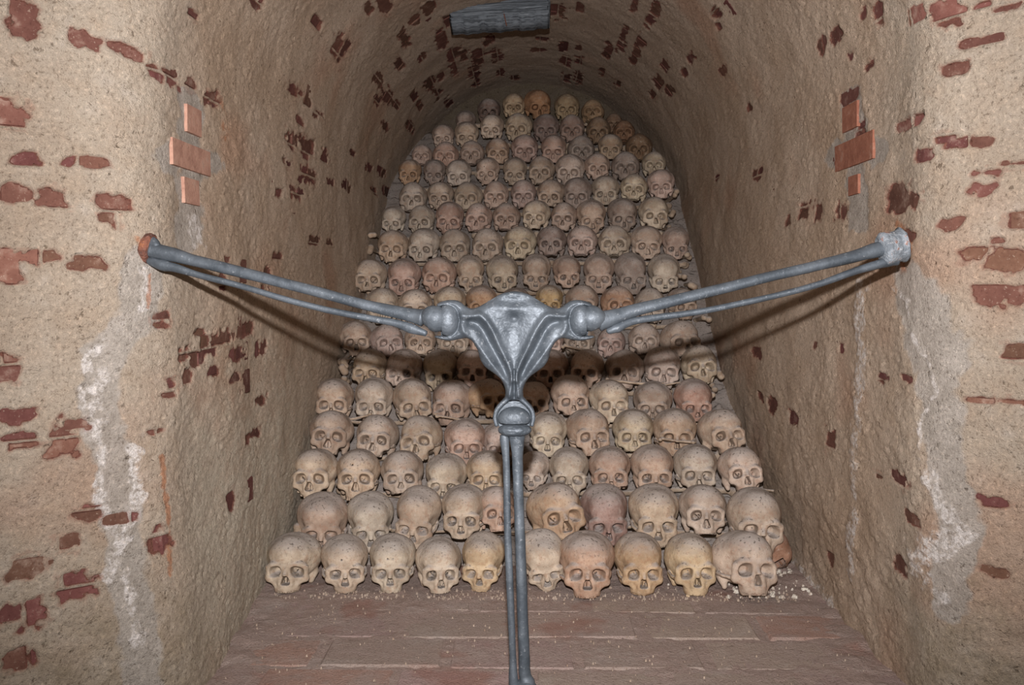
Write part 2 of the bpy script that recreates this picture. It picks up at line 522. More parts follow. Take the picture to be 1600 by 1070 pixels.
SPOTS_V = [(630,60,26,18),(690,62,20,34),(712,85,22,22),(650,30,22,18),(672,12,30,18),(700,34,18,18),(748,88,22,30),(724,88,14,20),(766,62,20,14),(776,86,20,18),(710,108,16,22),(740,112,18,22),(672,130,18,22),(685,145,16,14),(745,130,14,12),(782,112,12,14),(805,120,14,10),(660,88,16,14),(625,98,14,12),(690,118,16,12),
 (882,72,18,18),(904,72,12,16),(884,94,18,14),(904,94,14,16),(884,122,16,16),(904,122,14,20),(950,80,16,22),(968,72,16,18),(992,88,14,30),(1000,66,18,18),(965,130,12,16),(942,112,12,12),(1040,102,14,18),(1030,130,14,20),(1022,148,12,16),(1046,140,12,18),(976,50,12,24),(1016,30,18,28),(1080,90,14,14),(1070,112,12,14),(1130,110,16,18),(990,10,14,22),(1025,10,16,20),(870,16,26,22),(904,12,12,16),(645,150,16,14),(655,165,14,14),(700,160,14,14),(846,60,20,8),(840,78,26,6),(600,8,30,20),(576,14,20,14)]
SPOTS_R = [(1478,22,26,38),(1525,12,22,14),(1490,108,20,22),(1285,70,16,26),(1308,56,22,26),(1360,98,12,18),(1332,88,14,18),(1418,193,32,16),(1330,150,34,18),(1480,215,20,20),(1495,222,16,18),(1522,224,14,14),(1445,242,12,20),(1546,270,30,18),(1535,295,34,26),(1590,260,26,22),(1408,308,42,50),(1480,350,18,20),(1278,330,14,28),(1232,345,10,18),(1258,330,16,24),(1315,330,18,26),(1420,365,18,20),
 (1430,22,14,20),(1375,20,22,28),(1570,10,16,14),(1548,60,16,12),(1512,68,12,12),(1580,400,44,44),(1560,410,30,26),(1522,400,16,28),(1548,465,34,38),(1590,460,26,34),(1590,550,30,40),(1530,625,14,12),(1585,625,24,12),(1185,272,18,18),(1172,168,12,12),(1122,278,12,10),(1405,750,34,22),(1560,785,32,18),(1410,885,20,28),(1425,810,20,18),(1550,892,46,18),(1180,545,14,22),(1275,538,10,14),(1315,545,10,18),(1300,690,16,34),(1240,650,16,24),(1208,635,14,26),(1190,620,10,14),(1416,590,12,12),(1378,590,12,12),(1300,870,16,26),(1500,18,16,18),(1350,20,14,18),(1120,20,16,20),(1126,40,10,14),(1345,205,14,24),(1590,345,20,24),(1372,740,12,12)]
PINK = [(298,190,25,42,-2),(294,247,64,40,6),(295,299,24,40,0),(1332,184,26,40,0),(1338,238,64,42,-6),(1338,290,16,30,0)]
BL, BH = 0.29, 0.076           # one brick and its joint

Mexp = np.full(S.shape, -1.0)
rnd = random.Random(11)
brick_cells = {}
SF, TF = S.ravel(), TT.ravel()
jit = 0.5 * fbm(WX * 23, WY * 23, WZ * 23, 31, 3)
jit2 = 0.6 * fbm(WX * 60, WY * 60, WZ * 60, 41, 2)
def cells_near(s, t, hs, ht):
    r0, r1 = int(math.floor((s - hs) / BH)), int(math.floor((s + hs) / BH))
    for r in range(r0, r1 + 1):
        L = BL if r % 2 == 0 else BL / 2
        offc = 0.0 if r % 4 < 2 else BL / 4
        c0, c1 = int(math.floor((t - ht - offc) / L)), int(math.floor((t + ht - offc) / L))
        for c in range(c0, c1 + 1):
            yield r, c, (r + 0.5) * BH, (c + 0.5) * L + offc, L
for side, spots in (('l', SPOTS_L), ('v', SPOTS_V), ('r', SPOTS_R)):
    for (px, py, w, h) in spots:
        s0, t0, ms, mt = wall_at(px, py)
        big = abs(out_[min(np.searchsorted(arc, t0), NTT - 1)]) > 0.02
        # width in the picture runs along t on the walls and along s near the crown
        crown = abs(s0 - S_TOT / 2) < 0.55
        hs, ht = (w * ms / 2, h * mt / 2) if crown else (h * ms / 2, w * mt / 2)
        hs, ht = min(hs, 0.13), min(max(ht, 0.03), 0.20)
        hs *= 1.08; ht *= 1.08
        i0, i1 = np.searchsorted(ss, [s0 - hs * 1.7, s0 + hs * 1.7]); j0, j1 = np.searchsorted(arc, [t0 - ht * 1.7, t0 + ht * 1.7])
        sl = (slice(max(i0, 0), i1 + 1), slice(max(j0, 0), j1 + 1))
        r = np.maximum(np.abs((S[sl] - s0) / hs), np.abs((TT[sl] - t0) / ht)) * 0.55 + 0.45 * np.hypot((S[sl] - s0) / hs, (TT[sl] - t0) / ht)
        m = 0.92 - r + jit[sl] * 0.9 + jit2[sl] * 0.6
        for rr, cc, sc, tc, L in cells_near(s0, t0, hs * 0.8, ht * 0.8):
            q = np.minimum((BH / 2 - 0.003 - np.abs(S[sl] - sc)) / 0.006, (L / 2 - 0.003 - np.abs(TT[sl] - tc)) / 0.008) + 0.5 * jit2[sl] + 0.25 * jit[sl]
            mm = np.minimum(m, q)
            Mexp[sl] = np.maximum(Mexp[sl], np.where((mm > 0.1).sum() > 6, mm, np.minimum(mm, -0.06)))
            if (mm > 0.1).sum() > 6:
                brick_cells[(rr, cc)] = (sc, tc, L, side)
pink = []
for (px, py, w, h, tilt) in PINK:
    s0, t0, ms, mt = wall_at(px, py)
    pink.append((s0, t0, h * ms, w * mt, tilt, px))

def poly_field(pts, wid):
    """soft band along a polyline given in photograph pixels; wid in pixels"""
    P = []
    for (px, py) in pts:
        s0, t0, ms, mt = wall_at(px, py)
        P.append((s0, t0, ms, mt))
    F = np.full(S.shape, -9.0)
    for a, b in zip(P[:-1], P[1:]):
        ms, mt = (a[2] + b[2]) / 2, (a[3] + b[3]) / 2
        u, v = (S - a[0]) / ms, (TT - a[1]) / mt
        du, dv = (b[0] - a[0]) / ms, (b[1] - a[1]) / mt
        k = np.clip((u * du + v * dv) / (du * du + dv * dv + 1e-6), 0, 1)
        dist = np.hypot(u - k * du, v - k * dv)
        F = np.maximum(F, 1 - dist / wid)
    return F
cement = np.maximum.reduce([
    poly_field([(297,160),(297,200),(296,330),(290,375)], 30),
    poly_field([(270,246),(325,252)], 32),
    poly_field([(225,420),(215,500),(160,560),(150,640),(180,720),(190,830),(210,950),(225,1070)], 46),
    poly_field([(1332,150),(1335,200),(1340,300),(1345,345)], 26),
    poly_field([(1308,240),(1368,236)], 30),
    poly_field([(1420,440),(1460,560),(1470,700),(1500,830),(1480,940)], 48)])
cement = cement + 0.45 * jit
efflo = np.maximum.reduce([
    poly_field([(228,425),(222,490),(180,515),(135,560),(125,650),(160,700),(155,780),(185,840),(170,900)], 15),
    poly_field([(158,590),(140,650),(160,680)], 22), poly_field([(205,700),(215,780),(190,850),(205,930),(215,1000)], 16),
    poly_field([(300,340),(305,380)], 14),
    poly_field([(1390,440),(1418,470),(1425,520),(1450,560),(1465,610),(1440,660),(1440,720)], 6),
    poly_field([(1350,440),(1350,560),(1340,700),(1332,900)], 12),
    poly_field([(1450,740),(1500,830),(1430,880),(1460,930)], 24),
    poly_field([(1225,880),(1290,960)], 16)])
efflo = np.clip(efflo, -3, 0.75) + 1.0 * jit + 0.5 * jit2
rust = np.maximum.reduce([
    poly_field([(212,372),(228,400)], 12) - .2, poly_field([(232,430),(230,480)], 7),
    poly_field([(250,715),(254,760),(262,830),(266,900)], 9),
    poly_field([(1405,350),(1425,365),(1412,420)], 14),
    poly_field([(1325,180),(1320,300)], 22) - 0.55, poly_field([(345,160),(350,230)], 34) - 0.5])
rust = rust + 0.5 * jit + 0.2 * jit2
# warm grime and lightened wash inside the niche, pale lime low down on the left, damp feet
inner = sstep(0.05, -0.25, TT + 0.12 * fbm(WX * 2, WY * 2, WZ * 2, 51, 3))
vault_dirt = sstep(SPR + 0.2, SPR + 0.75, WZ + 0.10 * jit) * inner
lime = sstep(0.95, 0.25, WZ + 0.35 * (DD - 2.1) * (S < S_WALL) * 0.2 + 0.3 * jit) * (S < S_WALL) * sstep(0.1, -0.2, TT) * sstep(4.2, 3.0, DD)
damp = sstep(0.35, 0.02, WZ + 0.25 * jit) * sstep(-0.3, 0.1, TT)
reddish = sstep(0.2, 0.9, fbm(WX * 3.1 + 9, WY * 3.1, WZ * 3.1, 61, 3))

# relief of the plaster
pit = vnoise(WX * 75, WY * 75, WZ * 75, 82)
rel = 0.0042 + 0.0016 * fbm(WX * 32, WY * 32, WZ * 32, 71, 3) + 0.0022 * vnoise(WX * 95, WY * 95, WZ * 95, 81) + 0.0045 * fbm(WX * 7, WY * 7, WZ * 7, 91, 2) - 0.004 * sstep(0.35, 0.75, pit)
rel = rel + 0.006 * np.clip(efflo, 0, 0.6)
rel = rel * (1 - 0.6 * sstep(0.1, 0.5, cement)) 
rough_low = sstep(0.75, 0.1, WZ) * (S > S_WALL + S_ARC)
rel = rel + rough_low * 0.008 * fbm(WX * 11, WY * 11, WZ * 11, 95, 4)
expo = sstep(-0.05, 0.22, Mexp)
rel = np.maximum(rel, 0.0005) * (1 - expo) - 0.0045 * expo
WX2, WY2, WZ2 = WX + NX * rel, WY + NY * rel, WZ + NZ * rel
WZ2 = np.where((S <= 0) | (S >= S_TOT), -0.03, WZ2)
GV = np.stack([WX2, WY2, WZ2], -1)
ii, jj = np.meshgrid(np.arange(NS - 1), np.arange(NTT - 1), indexing='ij')
def gidx(a, b): return a * NTT + b
GQ = np.stack([gidx(ii, jj), gidx(ii, jj + 1), gidx(ii + 1, jj + 1), gidx(ii + 1, jj)], -1).reshape(-1, 4)
Vw = GV.reshape(-1, 3)
fn = np.cross(Vw[GQ[0, 2]] - Vw[GQ[0, 0]], Vw[GQ[0, 3]] - Vw[GQ[0, 1]])
if fn[0] < 0:
    GQ = GQ[:, ::-1]
GN = vert_normals(Vw, GQ)
sq = (ss[:-1] + ss[1:])[:, None].repeat(NTT - 1, 1).reshape(-1) / 2

def plaster_material(name='limewashed_plaster', tint=(1.05, 0.985, 0.93)):
    t = NT(name)
    co = t.n('NewGeometry').outputs['Position']
    ex, ce, ef = t.attr('mask_a')
    ru, gr, li = t.attr('mask_b')
    da, re, vd = t.attr('mask_c')
    nA = t.noise(co, 3.2, 5.0, 0.6)
    nB = t.noise(co, 18.0, 5.0, 0.65)
    nC = t.noise(co, 130.0, 5.0, 0.78)
    nD = t.noise(co, 330.0, 3.0, 0.8)
    nP = t.noise(co, 55.0, 3.0, 0.6)
    c = t.mix(t.ramp(nA, 0.3, 0.7), (0.375, 0.32, 0.26), (0.47, 0.425, 0.36))
    c = t.mix(t.ramp(nB, 0.4, 0.75, 0, 0.55), c, (0.43, 0.35, 0.27))
    c = t.mix(t.ramp(nB, 0.45, 0.2, 0, 0.5), c, (0.56, 0.53, 0.49))
    # inside the niche the wash is browner, grimy, its colour lightened where the flash grazes
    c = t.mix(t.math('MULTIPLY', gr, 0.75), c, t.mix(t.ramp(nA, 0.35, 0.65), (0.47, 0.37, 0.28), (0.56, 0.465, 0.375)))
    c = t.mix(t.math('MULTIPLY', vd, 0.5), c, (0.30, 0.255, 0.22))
    c = t.mix(t.math('MULTIPLY', re, 0.35), c, (0.42, 0.23, 0.15))
    c = t.mix(t.math('MULTIPLY', li, t.ramp(nB, 0.2, 0.65, 0.35, 0.9)), c, (0.56, 0.54, 0.46))
    c = t.mix(t.math('MULTIPLY', da, t.ramp(nB, 0.3, 0.7, 0.3, 0.75)), c, (0.27, 0.235, 0.17))
    # grey cement repairs, white bloom, rust runs
    nCe = t.math('ADD', ce, t.math('MULTIPLY', t.math('SUBTRACT', nB, 0.5), 0.6))
    c = t.mix(t.ramp(nCe, 0.22, 0.42, 0, 0.85), c, t.mix(t.ramp(nB, .35, .65), (0.34, 0.325, 0.30), (0.46, 0.445, 0.42)))
    nEf = t.math('ADD', ef, t.math('MULTIPLY', t.math('SUBTRACT', t.noise(co, 30.0, 5.0, 0.65), 0.5), 1.5))
    c = t.mix(t.math('MULTIPLY', t.ramp(nEf, 0.30, 0.72, 0, 0.92), t.ramp(t.noise(co, 75.0, 6.0, 0.75), 0.40, 0.60, 0.05, 1.0)), c, (0.74, 0.74, 0.745))
    nRu = t.math('ADD', ru, t.math('MULTIPLY', t.math('SUBTRACT', t.noise(co, 40.0, 5.0, 0.7), 0.5), 1.6))
    c = t.mix(t.ramp(nRu, 0.45, 0.95, 0, 0.6), c, t.mix(nC, (0.30, 0.09, 0.03), (0.50, 0.20, 0.07)))
    # thin edges of the wash over brick, and brick dust scraped through it
    nEx = t.math('ADD', ex, t.math('MULTIPLY', t.math('SUBTRACT', nC, 0.5), 0.5))
    c = t.mix(t.ramp(nEx, 0.02, 0.34, 0, 0.38), c, (0.30, 0.15, 0.11))
    c = t.mix(t.ramp(nEx, 0.33, 0.50, 0, 0.93), c, t.mix(nB, (0.13, 0.05, 0.038), (0.21, 0.085, 0.065)))
    # sandy grain: pits and grains
    c = t.mix(t.ramp(nC, 0.46, 0.34, 0, 0.75), c, t.mix(1.0, c, (0.40, 0.36, 0.32), 'MULTIPLY'))
    c = t.mix(t.ramp(nC, 0.53, 0.66, 0, 0.75), c, t.mix(1.0, c, (1.55, 1.53, 1.5), 'MULTIPLY'))
    c = t.mix(t.ramp(nD, 0.42, 0.32, 0, 0.6), c, t.mix(1.0, c, (0.4, 0.36, 0.32), 'MULTIPLY'))
    c = t.mix(t.ramp(nP, 0.34, 0.27, 0, 0.7), c, t.mix(1.0, c, (0.30, 0.26, 0.22), 'MULTIPLY'))
    c = t.mix(1.0, c, tint, 'MULTIPLY')
    hgt = t.math('ADD', t.math('ADD', t.math('MULTIPLY', nC, 0.6), t.math('MULTIPLY', nD, 0.25)), t.math('MULTIPLY', t.ramp(nP, 0.27, 0.4), 0.25))
    return t.out(c, 0.92, t.bump(hgt, 1.0, 0.014), spec=0.15)

def brick_material():
    t = NT('old_brick')
    oi = t.n('ObjectInfo')
    co = t.n('NewGeometry').outputs['Position']
    nB = t.noise(co, 22.0, 5.0, 0.65)
    nC = t.noise(co, 150.0, 4.0, 0.7)
    base = oi.outputs['Color']
    c = t.mix(t.ramp(nB, 0.3, 0.7), t.mix(1.0, base, (0.7, 0.65, 0.65), 'MULTIPLY'), base)
    c = t.mix(t.ramp(nB, 0.54, 0.74, 0, 0.5), c, (0.33, 0.25, 0.20))
    c = t.mix(t.ramp(nC, 0.44, 0.3, 0, 0.6), c, t.mix(1.0, c, (0.4, 0.36, 0.34), 'MULTIPLY'))
    c = t.mix(t.ramp(nC, 0.6, 0.72, 0, 0.5), c, (0.45, 0.36, 0.28))
    return t.out(c, 0.9, t.bump(t.math('ADD', nC, nB), 0.5, 0.003), spec=0.15)

M_PLASTER = plaster_material()
M_DIMMED = plaster_material('dimmed_plaster', (0.50, 0.46, 0.42))  # plaster copy tinted darker, to dim the end wall that faces the flash
M_BRICK = brick_material()

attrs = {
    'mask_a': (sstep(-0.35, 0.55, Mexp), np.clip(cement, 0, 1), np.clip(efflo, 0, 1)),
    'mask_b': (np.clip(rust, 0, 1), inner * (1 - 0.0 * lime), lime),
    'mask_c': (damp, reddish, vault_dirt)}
attrs = {k: np.stack([a.ravel() for a in v] + [np.ones(S.size)], 1).astype(np.float32) for k, v in attrs.items()}
wall_objs = {}
for nm, lo, hi in (('wall_left', -1, S_WALL), ('ceiling', S_WALL, S_WALL + S_ARC), ('wall_right', S_WALL + S_ARC, 99)):
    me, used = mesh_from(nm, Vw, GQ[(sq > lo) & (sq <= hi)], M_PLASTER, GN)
    for k, v in attrs.items():
        at = me.attributes.new(k, 'FLOAT_COLOR', 'POINT')
        at.data.foreach_set('color', v[used].ravel())
    o = obj(nm, me)
    tag(o, kind='structure')
    wall_objs[nm] = o
tag(wall_objs['wall_left'], 'left jamb of flaking limewash over brick')
tag(wall_objs['ceiling'], 'barrel vault of grimy plaster with bare bricks showing')
tag(wall_objs['wall_right'], 'right jamb of grainy brown plaster with grey cement repair')

def bevel_box(name, sx, sy, sz, b, mat):
    """box with a chamfered front face (+z), 14 faces at most"""
    x, y, z = sx / 2, sy / 2, sz
    v = [(-x, -y, -z), (x, -y, -z), (x, y, -z), (-x, y, -z), (-x, -y, -b), (x, -y, -b), (x, y, -b), (-x, y, -b),
         (-x + b, -y + b, 0), (x - b, -y + b, 0), (x - b, y - b, 0), (-x + b, y - b, 0)]
    f = [(3, 2, 1, 0)] + [(k, (k + 1) % 4, 4 + (k + 1) % 4, 4 + k) for k in range(4)] + [(4 + k, 4 + (k + 1) % 4, 8 + (k + 1) % 4, 8 + k) for k in range(4)] + [(8, 9, 10, 11)]
    me = bpy.data.meshes.new(name)
    me.from_pydata(v, [], f)
    me.materials.append(mat)
    return me
brick_me = {BL: bevel_box('brick', BL - 0.012, BH - 0.010, 0.06, 0.003, M_BRICK), BL / 2: bevel_box('brick_header', BL / 2 - 0.010, BH - 0.010, 0.06, 0.003, M_BRICK)}
def bilin(A, s, t):
    fi = np.clip(s / S_TOT * (NS - 1), 0, NS - 1.001); fj = np.clip(np.interp(t, arc, np.arange(NTT)), 0, NTT - 1.001)
    i, j = fi.astype(int), fj.astype(int); a, b = fi - i, fj - j
    return A[i, j] * (1 - a) * (1 - b) + A[i + 1, j] * a * (1 - b) + A[i, j + 1] * (1 - a) * b + A[i + 1, j + 1] * a * b
def curved_brick(sc, tc, L, H, off, depth=0.03):
    hs, ht = (H - 0.010) / 2, (L - 0.011) / 2
    sv = np.array([-hs - .001, -hs, hs, hs + .001]); tv = np.concatenate([[-ht - .001], np.linspace(-ht, ht, 5), [ht + .001]])
    Sg, Tg = np.meshgrid(sv + sc, tv + tc, indexing='ij')
    sk = np.full(Sg.shape, -depth); sk[1:-1, 1:-1] = off
    P = np.stack([bilin(A, Sg, Tg) + bilin(N, Sg, Tg) * sk for A, N in ((WX, NX), (WY, NY), (WZ, NZ))], -1)
    c0 = P.reshape(-1, 3).mean(0)
    n = len(tv)
    Q = [(a * n + b, a * n + b + 1, (a + 1) * n + b + 1, (a + 1) * n + b) for a in range(3) for b in range(n - 1)]
    me = bpy.data.meshes.new('brick')
    me.from_pydata([tuple(v) for v in (P.reshape(-1, 3) - c0)], [], Q)
    me.materials.append(M_BRICK)
    return me, c0
for (rr, cc), (sc, tc, L, side) in brick_cells.items():
    par = wall_objs['wall_left' if sc < S_WALL else 'ceiling' if sc < S_WALL + S_ARC else 'wall_right']
    if tc > -0.2:
        me, c0 = curved_brick(sc, tc, L, BH, -0.0008 + rnd.uniform(-0.001, 0.0006))
        o = obj('brick', me, par); o.location = c0
    else:
        o = obj('brick', brick_me[L], par)
        o.matrix_world = wall_frame(sc, tc, -0.0008 + rnd.uniform(-0.001, 0.0006))
    k = rnd.uniform(0.8, 1.2)
    if rnd.random() < 0.22: k *= 1.25
    o.color = (0.135 * k, 0.060 * k * rnd.uniform(0.85, 1.2), 0.047 * k, 1)
for (s0, t0, hs, ht, tilt, px) in pink:
    par = wall_objs['wall_left' if px < 800 else 'wall_right']
    me, c0 = curved_brick(s0, t0, ht + .011, hs + .010, 0.0085)
    o = obj('brick', me, par); o.location = c0
    o.color = (0.46, 0.27, 0.20, 1) if px < 800 else (0.30, 0.13, 0.085, 1)
print('bricks', len(brick_cells))

# the wall around the niche beyond the splay, the wall under its sill, the back wall and the chapel floor
def sheet(name, pts_fn, nu, nv, mat):
    U, Vv = np.meshgrid(np.linspace(0, 1, nu), np.linspace(0, 1, nv), indexing='ij')
    P = pts_fn(U, Vv)
    a, b = np.meshgrid(np.arange(nu - 1), np.arange(nv - 1), indexing='ij')
    Q = np.stack([a * nv + b, (a + 1) * nv + b, (a + 1) * nv + b + 1, a * nv + b + 1], -1).reshape(-1, 4)
    me, used = mesh_from(name, P.reshape(-1, 3), Q, mat)
    return me, used, P
def zero_masks(me, b=(0, 0, 0), c=(0, 0, 0)):
    for k, v in (('mask_a', (0, 0, 0, 1)), ('mask_b', (*b, 1)), ('mask_c', (*c, 1))):
        at = me.attributes.new(k, 'FLOAT_COLOR', 'POINT')
        at.data.foreach_set('color', np.tile(np.array(v, np.float32), len(me.vertices)))
DF = dep[-1]
EO = out_[-1]
def front_fn(U, Vv):
    s = U * S_TOT
    x, z, ox, oz = profile(s)
    e = EO - 0.03 + Vv * 1.2
    z2 = np.where((s < S_WALL) | (s > S_WALL + S_ARC), z, z + oz * e)
    X = x + ox * e
    Y = np.full_like(X, DF + 0.004) + 0.004 * fbm(X * 9, X * 0, z2 * 9, 5, 3)
    return np.stack([X, Y, z2], -1)
me, _, _ = sheet('wall_front', front_fn, 420, 60, M_PLASTER)
zero_masks(me)
o = tag(obj('wall_front', me), 'pale plastered wall around the mouth of the niche', kind='structure')
def sill_fn(U, Vv):
    X = -2.1 + 4.2 * U
    Z = -1.0 + 1.0 * Vv
    edge = np.where(np.abs(X - CX) < 0.80, 2.06, DF + 0.004)
    Y = edge + 0.004 * fbm(X * 9, X * 0, Z * 9, 6, 3)
    return np.stack([X, Y, Z], -1)
me, _, _ = sheet('wall_below', sill_fn, 300, 80, M_PLASTER)
zero_masks(me)
tag(obj('wall_below', me), 'plastered wall below the sill of the niche', kind='structure')
def back_fn(U, Vv):
    X = -1.0 + 2.05 * U
    Z = -0.02 + 2.35 * Vv
    Y = 6.10 + 0.022 * fbm(X * 9, X * 0, Z * 9, 7, 4)
    return np.stack([X, Y, Z], -1)
me, _, _ = sheet('wall_back', back_fn, 120, 130, M_DIMMED)
zero_masks(me, (0, 0, 0), (1, 0, 1))  # damp and vault tones full on, only to darken this wall
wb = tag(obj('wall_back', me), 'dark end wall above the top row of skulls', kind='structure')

# niche floor: bricks laid in courses, worn and covered with trodden dirt
def floor_material():
    t = NT('trodden_brick')
    oi = t.n('ObjectInfo')
    co = t.n('NewGeometry').outputs['Position']
    nA = t.noise(co, 5.0, 5.0, 0.6)
    nB = t.noise(co, 30.0, 5.0, 0.7)
    nC = t.noise(co, 170.0, 4.0, 0.7)
    c = t.mix(t.ramp(nA, 0.3, 0.7), (0.40, 0.315, 0.28), oi.outputs['Color'])
    c = t.mix(t.ramp(nA, 0.5, 0.72, 0, 0.6), c, (0.47, 0.41, 0.38))
    c = t.mix(t.ramp(nB, 0.55, 0.72, 0, 0.55), c, (0.48, 0.41, 0.37))
    c = t.mix(t.ramp(nB, 0.42, 0.25, 0, 0.5), c, (0.14, 0.09, 0.07))
    c = t.mix(t.ramp(nC, 0.58, 0.70, 0, 0.7), c, (0.52, 0.46, 0.40))
    c = t.mix(t.ramp(nC, 0.44, 0.30, 0, 0.75), c, (0.12, 0.085, 0.07))
    c = t.mix(t.ramp(t.noise(co, 3.1, 4.0, 0.6), 0.55, 0.68, 0, 0.5), c, (0.30, 0.125, 0.085))
    return t.out(c, 0.95, t.bump(t.math('ADD', nC, nB), 1.0, 0.008), spec=0.12)
M_FLOOR = floor_material()
def floor_fn(U, Vv):
    X = -0.95 + 1.95 * U
    Y = 2.02 + 4.1 * Vv
    dirt = sstep(2.45, 2.9, Y + 0.25 * fbm(X * 3, Y * 3, X * 0, 14, 2))
    Z = -0.0042 + 0.0075 * dirt + 0.0028 * fbm(X * 9, Y * 9, X * 0, 15, 3) + 0.0018 * vnoise(X * 60, Y * 60, X * 0, 16)
    side = sstep(0.66, 0.80, np.abs(X - CX - 0.02))
    Z = Z + 0.009 * side * (0.6 + 0.6 * fbm(X * 14, Y * 14, X * 0, 17, 3))
    return np.stack([X, Y, Z], -1)
me, _, _ = sheet('floor', floor_fn, 380, 420, M_FLOOR)
fl = tag(obj('floor', me), 'brick floor of the niche covered in trodden reddish dirt', kind='structure')
fl.color = (0.38, 0.28, 0.24, 1)
fb = [bevel_box('floor_brick', 0.308, 0.186, 0.04, 0.008, M_FLOOR), bevel_box('floor_brick_b', 0.304, 0.184, 0.04, 0.012, M_FLOOR)]
rnd = random.Random(5)
row = 0
y = 2.045
while y < 2.95:
    x = -0.95 + (0.15 if row % 2 else 0) + rnd.uniform(-.03, .03)
    while x < 0.92:
        o = obj('brick', rnd.choice(fb), fl)
        o.location = (x + 0.155, y + 0.092, rnd.uniform(-0.003, 0.0005))
        o.rotation_euler = (rnd.uniform(-.008, .008), rnd.uniform(-.008, .008), rnd.uniform(-.015, .015))
        k = rnd.uniform(0.85, 1.12)
        o.color = (0.41 * k, 0.30 * k * rnd.uniform(.9, 1.1), 0.265 * k, 1)
        if rnd.random() < 0.18: o.color = (0.42, 0.24, 0.18, 1)
        x += 0.318
    y += 0.195; row += 1
def room_floor(U, Vv):
    return np.stack([-2.1 + 4.2 * U, -1.5 + 3.56 * Vv, -0.98 + 0 * U], -1)
me, _, _ = sheet('floor_chapel', room_floor, 60, 60, M_FLOOR)
o = tag(obj('floor_chapel', me), 'floor of the passage in front of the niche', kind='structure'); o.color = (0.22, 0.17, 0.14, 1)
# ------------------------------------------------------------------ the skulls: crown x, crown y, width, nose x, eye-line y, roll (photograph pixels)
def conv(ox, oy, sc, rows):
    out = []
    for r in rows:
        x, t, w, f, e = r[:5]
        out.append((ox + x / sc, oy + t / sc, w / sc, ox + f / sc, oy + e / sc) + tuple(r[5:]))
    return out
C6, C7 = (400, 740, 3.81), (800, 740, 3.478)
C4, C5 = (400, 540, 3.81), (800, 540, 3.636)
C2, C3 = (520, 330, 4.863), (800, 330, 4.706)
C1 = (600, 120, 3.2)
